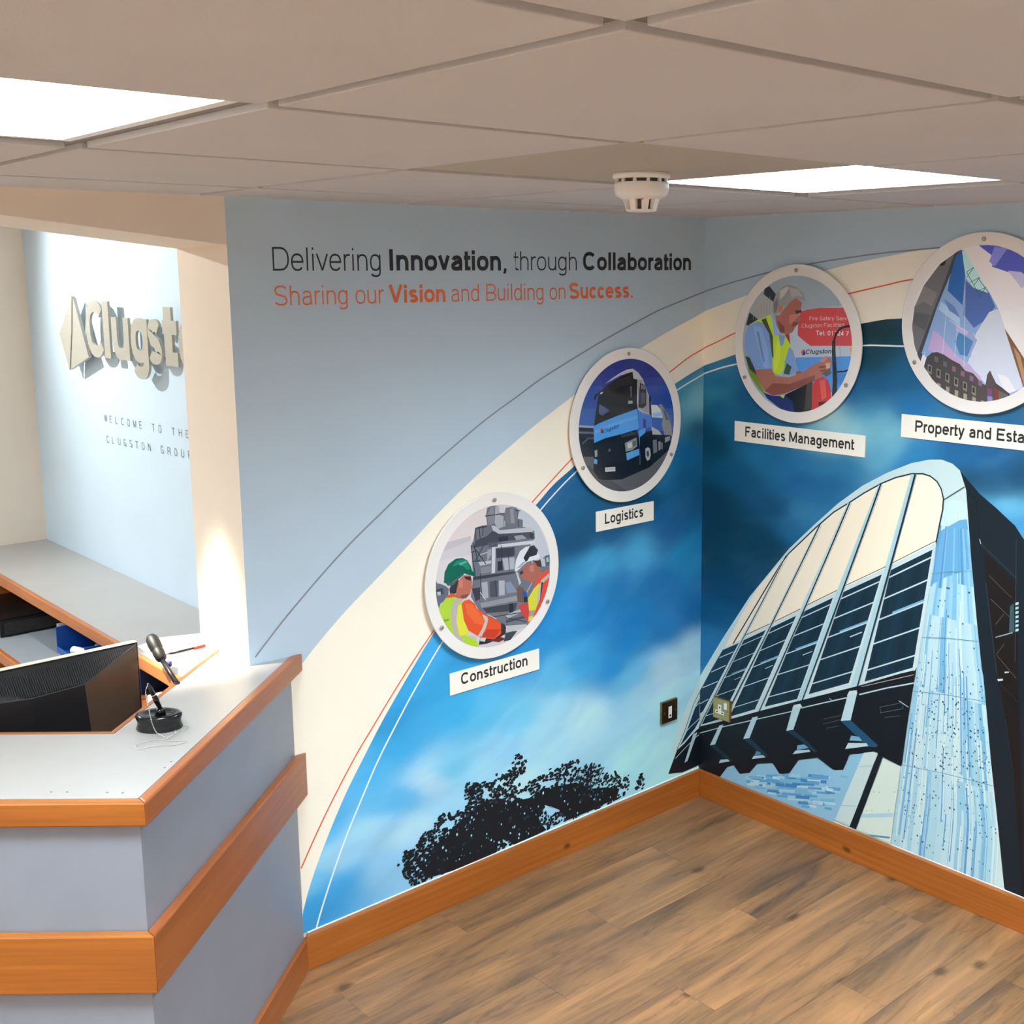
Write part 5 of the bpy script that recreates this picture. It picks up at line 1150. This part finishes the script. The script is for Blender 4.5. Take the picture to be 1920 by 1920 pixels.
link('face_plate', box_mesh(-.0180, -.0148, -.1575, -.0815, .3325, .4085, .0012), brass_satin, sock)
link('rocker_switch', box_mesh(-.0212, -.0178, -.1475, -.1355, .3765, .4000, .0012), white_plastic, sock)
ins = [(.093, .352), (.134, .352), (.134, .365), (.121, .365), (.121, .388), (.106, .388), (.106, .365), (.093, .365)]
V = [(-.0186, -u, z) for u, z in ins]+[(-.0178, -u, z) for u, z in ins]; n = 8
me = mesh('m', V, [tuple(range(n)), tuple(range(2*n-1, n-1, -1))]+[(i, (i+1) % n, (i+1) % n+n, i+n) for i in range(n)])
bm = bmesh.new(); bm.from_mesh(me); bmesh.ops.recalc_face_normals(bm, faces=bm.faces); bm.to_mesh(me); bm.free()
link('outlet_insert', me, white_plastic, sock)
for nm, u, z, w, h in (('pin_hole', .1135, .377, .0022, .004), ('pin_hole', .1005, .3585, .0035, .0022), ('pin_hole', .1265, .3585, .0035, .0022)):
    link(nm, box_mesh(-.0190, -.0185, -u-w, -u+w, z-h, z+h), black_plastic, sock)
for u in (.087, .152): link('screw', xform(xform(lathe_mesh([(0, 0), (.003, 0), (.0024, .0012), (0, .0014)], 16), Matrix.Rotation(math.radians(-90), 4, 'Y')), Matrix.Translation((-.0179, -u, .371))), brass, sock, True)

# ================================================================== METAL LETTERING ON THE RECEPTION WALL
face_metal = noisy(M_('brushed_aluminium_face', (176, 174, 164), .45, .2), 20, .04, vec=(1, 1, 10))
logo = empty('wall_logo', (-1.64, 1.0, 1.61), label='raised metal emblem and company name on the pale blue wall', cat='sign')
RB = Plane('R', 1.64)
def rb(x, y, s=.29167, oy=300): return RB.px(x*s, oy+y*s)
def stand(name, pts, z0, z1, mat, parent):
    n = len(pts); V = [RB.P(u, z, z1) for u, z in pts]+[RB.P(u, z, z0) for u, z in pts]
    tri = tessellate_polygon([[Vector((p[0], p[1], 0)) for p in pts]])
    F = [tuple(t) for t in tri]+[tuple(i+n for i in t[::-1]) for t in tri]+[(i, (i+1) % n, (i+1) % n+n, i+n) for i in range(n)]
    me = mesh('m', V, F); bm = bmesh.new(); bm.from_mesh(me); bmesh.ops.recalc_face_normals(bm, faces=bm.faces); bm.to_mesh(me); bm.free()
    return link(name, me, mat, parent)
RB2 = Plane('R', 1.68)
def rb2(x, y): return RB2.px(x*.29167, 300+y*.29167)
stand('emblem_left', [rb2(460, 877), rb2(381, 1117), rb2(447, 1348), rb2(458, 1110)], .030, .040, face_metal, logo)
stand('emblem_right', [rb2(468, 883), rb2(466, 1110), rb2(457, 1345), rb2(571, 1268)], .030, .040, face_metal, logo)
# letters: left to right in the photo; spans (u0,u1) measured letter by letter
base = rb2(600, 1262)[1]
cz_ = rb2(600, 905)[1]-base
lets = [('C', 558, 662, 1262), ('l', 668, 705, 1270), ('u', 722, 828, 1285), ('g', 840, 948, 1290), ('s', 950, 1036, 1310), ('t', 1046, 1136, 1320), ('o', 1146, 1262, 1330), ('n', 1278, 1390, 1340)]
for ch, x0, x1, yb in lets:
    u0, u1 = rb2(x0, 1150)[0], rb2(x1, 1150)[0]
    letters(ch, RB, u0, u1, base, cz_, .150 if ch not in 'lt' else .16, face_metal, logo, off=.036, extrude=.004)
    for sx in (.3, .7):
        m2 = xform(lathe_mesh([(0, 0), (.005, 0), (.005, .031), (0, .031)], 10), Matrix.Rotation(math.radians(-90), 4, 'Y')); m2.transform(Matrix.Translation(RB.P(u0+(u1-u0)*(.5 if ch in 'lt' else sx), base+cz_*.08, 0)))
        link('standoff_pin', m2, brushed, logo)
        if ch in 'lt': break
wel = empty('wall_lettering', (-1.64, .95, 1.42), label='small grey spaced welcome lettering below the metal logo', cat='lettering')
grey_v = M_('grey_vinyl', (116, 122, 122), .5)
def spaced(s, p0, p1, ch):
    (u0, z0), (u1, z1) = p0, p1; n = len(s); step = (u1-u0-.03)/(n-1)
    for i, c in enumerate(s):
        if c == ' ': continue
        uu = u0+i*step; zb = z0+(z1-z0)*i/(n-1); w = {'I': .004, 'W': .030, 'M': .024, 'L': .016, 'E': .018, 'T': .020}.get(c, .021)
        letters(c, RB, uu, uu+w, zb, ch, .075, grey_v, wel, off=.0012)
spaced('WELCOME TO THE', rb(672, 1680), rb(1225, 1792), .0245)
spaced('CLUGSTON GROUP', rb(688, 1815), rb(1240, 1925), .0245)

# ================================================================== RECEPTION COUNTER
A = np.array((-2.320, -.626)); d1 = np.array((.7415, .671)); d2 = np.array((-.738, .675))
n1 = np.array((-.671, .7415)); n2 = np.array((.675, .738))      # inward normals
def isect(p, d, q, e):
    t = np.linalg.solve(np.array([d, -e]).T, q-p); return p+d*t[0]
def at_y(p, d, y): return p+d*((y-p[1])/d[1])
ZT = .925
def off(o, y1=-.0012, y2=-.0012):
    """the outline moved inwards by o: left end on y = y2, corner, right end on y = y1"""
    p1, p2 = A+n1*o, A+n2*o; c = isect(p1, d1, p2, d2)
    return at_y(p2, d2, y2), c, at_y(p1, d1, y1)
def boards(name, o0, o1, z0, z1, mats, parent, bev=.002, parts=('front', 'side')):
    L0, C0, E0 = off(o0); L1, C1, E1 = off(o1); out = []
    if 'front' in parts: out.append(prism(name, [tuple(L0), tuple(C0), tuple(C1), tuple(L1)], z0, z1, mats[0], parent, bev))
    if 'side' in parts: out.append(prism(name, [tuple(C0), tuple(E0), tuple(E1), tuple(C1)], z0, z1, mats[1], parent, bev))
    return out
ctr = empty('reception_counter', (float(A[0]), float(A[1]), 0), label='angled reception counter with pale grey top, blue-grey panels and stained wood rails', cat='counter')
wood2 = (rail_front, rail_side)
boards('top_rail', 0, .024, .874, ZT, wood2, ctr, .004)
boards('panel', .0245, .0400, .005, .8735, (laminate, laminate), ctr, .0008)
boards('middle_rail', .001, .0240, .512, .640, wood2, ctr, .004)
boards('kick_board', .010, .0240, .0, .094, wood2, ctr, .002)
# worktop slab
I = np.array((-2.227, -.225))
inL = at_y(I, d2, -.0012); pR = I+d1*((PX0-I[0])/d1[0])
L1, C1, E1 = off(.0245)
top_poly = [tuple(C1), tuple(E1), (PX0-.0008, -.0012), (PX0-.0008, float(pR[1])), tuple(I), tuple(inL), tuple(L1)]
prism('worktop', top_poly, .893, ZT-.0012, worktop_mat, ctr, .0006)
# wooden inner edging, proud by a hair
e1 = I-n1*.011; 
cI = isect(I+n1*.0005, d1, I+n2*.0005, d2); cJ = isect(I+n1*.012, d1, I+n2*.012, d2)
def on_x(p, d, x): return p+d*((x-p[0])/d[0])
prism('inner_edging', [tuple(cI), tuple(on_x(I+n1*.0005, d1, PX0-.001)), tuple(on_x(I+n1*.012, d1, PX0-.001)), tuple(cJ)], .885, ZT, rail_side, ctr, .001)
prism('inner_edging', [tuple(cI), tuple(cJ), tuple(at_y(I+n2*.012, d2, -.0012)), tuple(at_y(I+n2*.0005, d2, -.0012))], .885, ZT, rail_front, ctr, .001)
scr = M_('screw_cap_brown', (112, 96, 80), .4)
for x, y_ in [(-2.436, -.445), (-2.413, -.467), (-2.355, -.525), (-2.333, -.548), (-2.221, -.487), (-2.198, -.466)]:
    link('screw_cap', xform(lathe_mesh([(0, -.001), (.0022, -.001), (.0022, .0004), (0, .0006)], 10), Matrix.Translation((x, y_, ZT-.001))), scr, ctr)
# inner support panel under the counter
boards('inner_panel', .20, .215, .02, .892, (laminate, laminate), ctr, .0005, parts=('front',))

# ================================================================== BACK WORKTOP ALONG THE BLUE WALL
ZB = .921
bw = empty('back_worktop', (-1.80, 1.0, .72), label='long pale grey worktop with a wooden lip along the pale blue wall', cat='worktop')
q0 = on_x(I+n1*.0135, d1, -1.949)
prism('worktop', [(-1.949, float(q0[1])), (PX0-.001, float(on_x(I+n1*.0135, d1, PX0-.001)[1])), (PX0-.001, .2962), (-1.641, .2962), (-1.641, 1.994), (-1.949, 1.994)], .893, ZB, worktop_mat, bw, .0006)
prism('front_lip', [(-1.9495, float(on_x(I+n1*.0135, d1, -1.9495)[1])), (-1.9495, 1.994), (-1.966, 1.994), (-1.966, float(on_x(I+n1*.0135, d1, -1.966)[1]))], .888, ZB+.003, rail_long, bw, .003)
# wood divider and the low desk below
box('divider', (-1.948, -1.642, .893, .911, .012, .892), rail_long, bw, .001)
box('divider', (-1.948, -1.642, 1.975, 1.993, .012, .892), rail_long, bw, .001)
box('shelf', (-1.975, -1.642, .297, .892, .780, .796), rail_long, bw, .001)
box('shelf', (-1.990, -1.79, .10, .2925, .780, .796), rail_long, bw, .001)
dsk = empty('low_desk', (-1.84, 1.4, .70), label='lower grey desk with a wooden edge beneath the back worktop', cat='desk')
box('desk_top', (-2.030, -1.642, .912, 1.974, .69, .719), noisy(M_('grey_desk_laminate', (150, 156, 164), .45), 9, .03), dsk, .001)
box('desk_edge', (-2.046, -2.0305, .912, 1.974, .682, .72), rail_long, dsk, .002)
box('leg_panel', (-2.02, -1.99, .93, .95, .0, .689), rail_long, dsk, .001); box('leg_panel', (-2.02, -1.99, 1.93, 1.95, .0, .689), rail_long, dsk, .001)
# seated-side desk the monitor stands on
d3 = empty('inner_desk', (-2.3, .14, .62), label='inner desk surface behind the angled counter', cat='desk')
box('desk_top', (-2.95, -1.99, .02, .62, .595, .62), noisy(M_('inner_desk_laminate', (170, 172, 176), .45), 9, .03), d3, .001)
for x in (-2.93, -2.03): box('leg', (x-.015, x+.015, .57, .60, 0, .5945), brushed, d3, .001)
for x in (-2.93, -2.03): box('leg', (x-.015, x+.015, .04, .07, 0, .5945), brushed, d3, .001)

# low black unit
bu = empty('black_unit', (-1.85, 1.55, .7195), label='low flat black machine on the lower desk below the back worktop', cat='office machine')
box('body', (-1.995, -1.70, 1.43, 1.80, .7195, .776), black_plastic, bu, .004)
box('lid', (-1.993, -1.702, 1.435, 1.795, .7762, .782), black_gloss, bu, .002)
box('front_flap', (-1.98, -1.74, 1.4255, 1.4297, .728, .768), noisy(M_('worn_black_flap', (48, 46, 42), .6), 60, .3), bu, .001)
# white sheaf against the divider
wp = empty('paper_stack', (-1.9, .955, .7195), label='upright white sheaf of papers against the wooden divider', cat='papers')
for k in range(5):
    box('sheet', (-1.955-.004*(k % 2), -1.70, .914+.012*k, .9185+.012*k, .7195, .868-.008*(k % 3)), M_('paper_white_%d' % k, (224-4*k, 222-4*k, 222-3*k), .8), wp, .0005)
# blue desk tray with things in it
blue_pl = noisy(M_('blue_plastic', (22, 84, 168), .4), 20, .05)
tray = empty('blue_tray', (-1.84, .70, .7965), label='open blue plastic tray on the shelf right of the wooden divider', cat='tray')
box('floor', (-1.985, -1.72, .52, .885, .7965, .800), blue_pl, tray, .0008)
box('side', (-1.985, -1.72, .8815, .885, .8002, .878), blue_pl, tray, .0008)
box('side', (-1.985, -1.72, .52, .5235, .8002, .878), blue_pl, tray, .0008)
box('side', (-1.7235, -1.72, .524, .881, .8002, .874), blue_pl, tray, .0008)
box('front', (-1.985, -1.9815, .524, .881, .8002, .815), blue_pl, tray, .0008)
box('middle_divider', (-1.981, -1.724, .655, .659, .8002, .862), blue_pl, tray, .0008)
def lay(name, c, r, l, ang, mat, label, cat, z):
    me = lathe_mesh([(0, -l/2), (r, -l/2), (r, l/2-.01), (r*.6, l/2-.006), (r*.6, l/2), (0, l/2)], 20); me.transform(Matrix.Rotation(math.radians(90), 4, 'X')); me.transform(Matrix.Rotation(ang, 4, 'Z'))
    me.transform(Matrix.Translation((c[0], c[1], z+r)))
    return tag(link(name, me, mat, None, True), label, cat)
lay('glue_stick', (-1.945, .775), .013, .09, .3, M_('white_cap', (236, 236, 240), .4), 'white tube lying in the blue tray', 'tube', .8002)
lay('marker_pen', (-1.91, .79), .010, .12, .9, M_('purple_plastic', (70, 50, 160), .35), 'purple marker lying in the blue tray', 'pen', .8002)
lay('grey_tube', (-1.86, .74), .013, .14, .5, M_('grey_tube_mat', (176, 180, 184), .4), 'grey tube at the back of the blue tray', 'tube', .8002)
# blue folders and white box nearer the counter, on the same shelf
fold = empty('lever_file', (-1.86, .36, .7965), label='dark blue box file right of the monitor, on the shelf under the back worktop', cat='file')
box('cover', (-1.944, -1.70, .33, .335, .7965, .878), M_('navy_board', (18, 48, 104), .5), fold, .001)
box('cover', (-1.944, -1.70, .400, .405, .7965, .878), M_('navy_board_2', (18, 48, 104), .5), fold, .001)
box('spine', (-1.9475, -1.9442, .33, .405, .7965, .878), M_('navy_spine', (20, 54, 116), .5), fold, .0008)
box('page_block', (-1.94, -1.705, .3352, .3998, .7985, .87), M_('page_white', (214, 214, 214), .8), fold, .0005)
tag(box('storage_box', (-1.946, -1.86, .40+.02, .50, .7965, .86), M_('navy_box', (16, 40, 88), .5), None, .002), 'navy storage box beside the dark blue file', 'box')
tag(box('tissue_box', (-1.985, -1.935, .125, .195, .7965, .842), white_plastic, None, .003), 'small white box under the worktop lip behind the stalk microphone', 'box')
tag(box('note_pad', (-2.13, -2.02, .06, .20, .6205, .632), M_('pad_white', (236, 236, 238), .8), None, .001), 'white note pad on the inner desk beside the monitor', 'papers')
tag(box('blue_folder', (-2.115, -2.005, .22, .44, .6205, .640), M_('folder_blue', (24, 78, 158), .5), None, .002), 'blue folder lying on the inner desk beside the monitor', 'folder')

# ================================================================== MONITOR
mo = empty('monitor', (-2.33, .14, .62), label='black computer monitor seen from behind over the counter', cat='monitor')
xR, xL, zt2, zb2 = -2.035, -2.575, 1.022, .70
box('screen_frame', (xL, xR, .100, .1215, zb2, zt2), black_gloss, mo, .003)
box('screen', (xL+.012, xR-.012, .1216, .1222, zb2+.02, zt2-.012), M_('dark_screen', (14, 16, 20), .1), mo)
P = {'tr': (xR-.004, .0998, zt2-.004), 'tl': (xL+.004, .0998, zt2-.004), 'br': (xR-.004, .0998, zb2+.004), 'bl': (xL+.004, .0998, zb2+.004),
     'a': (-2.190, .050, .960), 'b': (-2.321, .030, .962), 'c': (-2.43, .045, .968), 'a2': (-2.180, .050, .79), 'b2': (-2.305, .030, .76), 'c2': (-2.42, .045, .79)}
def facet(name, ks, mat, inset=0):
    return link(name, mesh('m', [P[k] for k in ks], [tuple(range(len(ks)))]), mat, mo)
K = list(P); V = [P[k] for k in K]; ix = {k: i for i, k in enumerate(K)}
Fm = [('tl', 'c', 'b'), ('tl', 'b', 'a', 'tr'), ('a', 'b', 'b2', 'a2'), ('b', 'c', 'c2', 'b2'), ('tl', 'bl', 'c2', 'c'), ('bl', 'b2', 'c2'), ('bl', 'br', 'a2', 'b2'), ('tl', 'tr', 'br', 'bl')]
me = mesh('m', V, [tuple(ix[k] for k in f) for f in Fm])
bm = bmesh.new(); bm.from_mesh(me); bmesh.ops.recalc_face_normals(bm, faces=bm.faces); bm.to_mesh(me); bm.free()
link('back_cover', me, black_plastic, mo)
o = facet('side_facet', ('tr', 'a', 'a2', 'br'), noisy(M_('painted_brown_reflection', (96, 78, 64), .28, .35), 40, .03)); o['label'] = 'glossy side facet with a brown-grey reflection in its colour'  # brown-grey tone is a reflection on the shiny cover, put into the colour
# vent grille: thin slats on the sloping upper facet
tl, tr_, a_, b_ = [np.array(P[k]) for k in ('tl', 'tr', 'a', 'b')]
bm = bmesh.new()
def q3(s, t):      # s along, t down the slope (0 top edge, 1 ridge)
    top = tl+(tr_-tl)*s
    kx = (top[0]-b_[0])/(a_[0]-b_[0]); 
    rid = b_+(a_-b_)*kx if kx < 1 else None
    return top, rid
nrm = np.cross(a_-tr_, b_-tr_); nrm /= np.linalg.norm(nrm); nrm = -nrm if nrm[1] > 0 else nrm
x = -2.50
while x < -2.075:
    f = (x-tl[0])/(tr_[0]-tl[0]); top = tl+(tr_-tl)*f
    if x > a_[0]: rid = a_+(tr_-a_)*((x-a_[0])/(tr_[0]-a_[0]))
    elif x > b_[0]: rid = b_+(a_-b_)*((x-b_[0])/(a_[0]-b_[0]))
    else: c_ = np.array(P['c']); rid = c_+(b_-c_)*((x-c_[0])/(b_[0]-c_[0])) if x > c_[0] else tl+(c_-tl)*((x-tl[0])/(c_[0]-tl[0]))
    p0, p1 = top+(rid-top)*.16, top+(rid-top)*.95
    if np.linalg.norm(p1-p0) > .008:
        n_ = np.array((0, -.62, .78)); w = np.array((.0011, 0, 0)); h = n_*.0011
        vs = [bm.verts.new(tuple(v)) for v in (p0-w+h*.3, p0+w+h*.3, p1+w+h*.3, p1-w+h*.3, p0-w+h*1.6, p0+w+h*1.6, p1+w+h*1.6, p1-w+h*1.6)]
        for f_ in ((4,5,6,7),(0,1,5,4),(1,2,6,5),(2,3,7,6),(3,0,4,7)): bm.faces.new([vs[i] for i in f_])
    x += .0052
me = bpy.data.meshes.new('m'); bm.to_mesh(me); bm.free()
o = link('vent_slats', me, noisy(M_('vent_plastic', (40, 42, 46), .45), 40, .05), mo); o['kind'] = 'stuff'
for ks in (('tr', 'a', 'b', 'c', 'tl'),):
    link('ridge', tube_mesh([P[k] for k in ks], .0013, 6), noisy(M_('edge_grey', (60, 62, 68), .4), 30, .02), mo)
link('top_edge_highlight', box_mesh(xL+.002, xR-.002, .101, .121, zt2, zt2+.0012), M_('painted_pale_highlight', (226, 220, 204), .35), mo)  # pale strip paints the light reflected by the top of the frame
box('stand_neck', (-2.335, -2.275, .075, .095, .63, .78), black_plastic, mo, .003)
link('stand_base', xform(lathe_mesh([(0, 0), (.11, 0), (.11, .006), (.09, .011), (0, .012)], 40), Matrix.Translation((-2.305, .14, .6202))), black_plastic, mo, True)

# ================================================================== DESK MICROPHONE / WEBCAM ON A STALK
mic = empty('desk_microphone', (-1.985, .02, .925), label='black stalk microphone leaning at the counter inner edging', cat='microphone')
m0, m1, m2_, m3 = Vector((-1.980, .018, .914+.012)), Vector((-1.980, .060, .944)), Vector((-1.980, .089, .965)), Vector((-1.980, .148, 1.008))
m0 = Vector((-1.983, .000, .9262)); 
link('stalk', tube_mesh([m0, m0.lerp(m2_, .5), m2_], .0064, 12), black_plastic, mic, True)
axis = (m3-m2_).normalized(); Lm = (m3-m2_).length+.012
me = lathe_mesh([(0, 0), (.006, 0), (.0125, .006), (.0145, .014), (.0155, .030), (.0145, .034), (.0145, .037), (.0162, .042), (.0168, Lm*.72), (.0158, Lm*.9), (.011, Lm), (0, Lm)], 24)
me.transform(axis.to_track_quat('Z', 'Y').to_matrix().to_4x4()); me.transform(Matrix.Translation(m2_-axis*.004)); link('head', me, noisy(M_('matt_black_head', (20, 20, 22), .5), 40, .05), mic, True)
link('foot', xform(bevelled(box_mesh(-.007, .007, -.006, .006, 0, .004), .0015), Matrix.Translation((m0.x, m0.y-.002, .9254))), black_plastic, mic)
link('adjuster_knob', xform(lathe_mesh([(0, -.006), (.006, -.006), (.006, .006), (0, .006)], 14), Matrix.Translation((-1.966, .078, .953))), M_('violet_knob', (66, 50, 130), .35), mic, True)

# papers and marker on the back worktop
tag(prism('paper_sheet', [(-1.94, .235), (-1.79, .235), (-1.745, .372), (-1.85, .415), (-1.93, .38)], ZB+.0003, ZB+.0016, M_('sheet_white', (244, 244, 246), .8)), 'white sheet of paper on the back worktop beside the pier', 'papers')
mk = empty('marker', (-1.85, .236, ZB+.002), label='slim black marker with a red end lying on the paper by the pier', cat='pen')
link('barrel', tube_mesh([(-1.895, .241, ZB+.0052), (-1.83, .239, ZB+.0062)], .0032, 10), black_plastic, mk, True)
link('tip', tube_mesh([(-1.912, .2415, ZB+.0045), (-1.895, .241, ZB+.0052)], .0018, 8, taper=[.0006, .0026]), black_plastic, mk, True)
link('red_end', tube_mesh([(-1.83, .239, ZB+.0062), (-1.797, .238, ZB+.0068)], .0042, 10), M_('red_plastic', (214, 60, 40), .35), mk, True)

# ================================================================== PEN ON ITS STAND WITH A BEAD CHAIN
ps = empty('counter_pen_stand', (-2.137, -.262, ZT-.001), label='black oval pen stand on the counter top with a ball chain', cat='pen holder')
me = lathe_mesh([(0, 0), (.0505, 0), (.052, .003), (.0485, .012), (.0485, .020), (.052, .031), (.0500, .0355), (.044, .0375), (.034, .0345), (.030, .0325), (0, .0325)], 56)
me.transform(Matrix.Diagonal((1, .70, 1, 1))); me.transform(Matrix.Rotation(math.radians(-38), 4, 'Z')); me.transform(Matrix.Translation((-2.137, -.262, ZT-.0012)))
link('base', me, noisy(M_('glossy_black_base', (20, 21, 23), .18), 30, .05), ps, True)
link('socket', xform(lathe_mesh([(0, 0), (.012, 0), (.010, .010), (.0065, .014), (0, .014)], 20), Matrix.Translation((-2.132, -.258, ZT+.0312))), black_gloss, ps, True)
pn = empty('counter_pen', (-2.132, -.258, ZT+.04), label='slim black pen standing tilted in the counter pen stand', cat='pen')
hP = lambda x, y, z: Vector([float(v) for v in hit(x, y, 2, z)])
top = hP(277.5, 1282, ZT+.118); bot = Vector((-2.132, -.258, ZT+.0458))
top = bot+(top-bot)
link('barrel', tube_mesh([bot, bot.lerp(top, .3), bot.lerp(top, .55)], .0042, 12, taper=[.0052, .0064, .0056]), black_gloss, pn, True)
link('upper_barrel', tube_mesh([bot.lerp(top, .551), bot.lerp(top, .8), top], .004, 12, taper=[.0054, .0048, .0030]), black_plastic, pn, True)
link('collar', tube_mesh([bot.lerp(top, .535), bot.lerp(top, .565)], .0062, 12), chrome, pn, True)
# chain: down from the pen top, over the base, then looped on the counter
zc = ZT+.0006
loop = [hP(277.5, 1282, ZT+.121), hP(273, 1300, ZT+.100), hP(279, 1330, ZT+.072), hP(284, 1352, ZT+.046), hP(290, 1368, ZT+.024), hP(297, 1376, zc+.004)]
flat = [(-2.152,-.330),(-2.145,-.332),(-2.128,-.324),(-2.110,-.318),(-2.097,-.316),(-2.088,-.308),(-2.087,-.301),(-2.096,-.293),(-2.108,-.291),(-2.118,-.300),(-2.128,-.324),(-2.145,-.334),(-2.157,-.343),(-2.170,-.334),(-2.183,-.328),(-2.207,-.323),(-2.220,-.329),(-2.224,-.340),(-2.222,-.352),(-2.211,-.357),(-2.196,-.361),(-2.172,-.374),(-2.155,-.387),(-2.140,-.388),(-2.128,-.384),(-2.130,-.376),(-2.137,-.371),(-2.150,-.362),(-2.158,-.352)]
path = spline([tuple(p) for p in loop]+[(x, y_, zc) for x, y_ in flat], 10)
# resample evenly
PP = np.array(path); seg = np.linalg.norm(np.diff(PP, axis=0), axis=1); cum = np.concatenate([[0], np.cumsum(seg)])
nb = int(cum[-1]/.0036); bm = bmesh.new()
for i in range(nb+1):
    s = cum[-1]*i/nb; c_ = [float(np.interp(s, cum, PP[:, k])) for k in range(3)]
    bmesh.ops.create_icosphere(bm, subdivisions=1, radius=.00145, matrix=Matrix.Translation(c_))
me = bpy.data.meshes.new('m'); bm.to_mesh(me); bm.free()
chn = empty('bead_chain', (-2.15, -.34, ZT), label='silver ball chain from the pen looped over the counter top', cat='chain')
o = link('bead', me, chrome, chn, True); o['kind'] = 'stuff'
link('core_wire', tube_mesh(path[::2], .0004, 5), chrome, chn)

# ================================================================== RECEPTION SPOT FITTINGS
for (x, y_), lab in (((-2.42, 1.72), 'round ceiling spot aimed at the metal lettering'), ((-2.55, .36), 'round ceiling spot aimed at the end of the counter')):
    s = empty('ceiling_spot', (x, y_, 2.34), label=lab+', hidden above the opening', cat='ceiling light')
    link('ring', xform(lathe_mesh([(.030, 0), (.045, 0), (.045, -.006), (.036, -.010), (.030, -.006), (.030, 0)], 32, cap=False), Matrix.Translation((x, y_, 2.34))), white_metal, s, True)
    link('reflector', xform(lathe_mesh([(.0, -.0005), (.029, -.0005), (.029, -.003), (0, -.003)], 24), Matrix.Translation((x, y_, 2.34))), chrome, s)
# a light panel in the reception ceiling further left
panel = empty('ceiling_light', (-3.3, 1.2, 2.335), label='square light panel in the reception ceiling, hidden above the opening', cat='ceiling light')
box('frame', (-3.6, -3.0, .9, 1.5, 2.328, 2.3395), white_metal, panel)
box('diffuser', (-3.57, -3.03, .93, 1.47, 2.326, 2.3279), diffuser, panel)
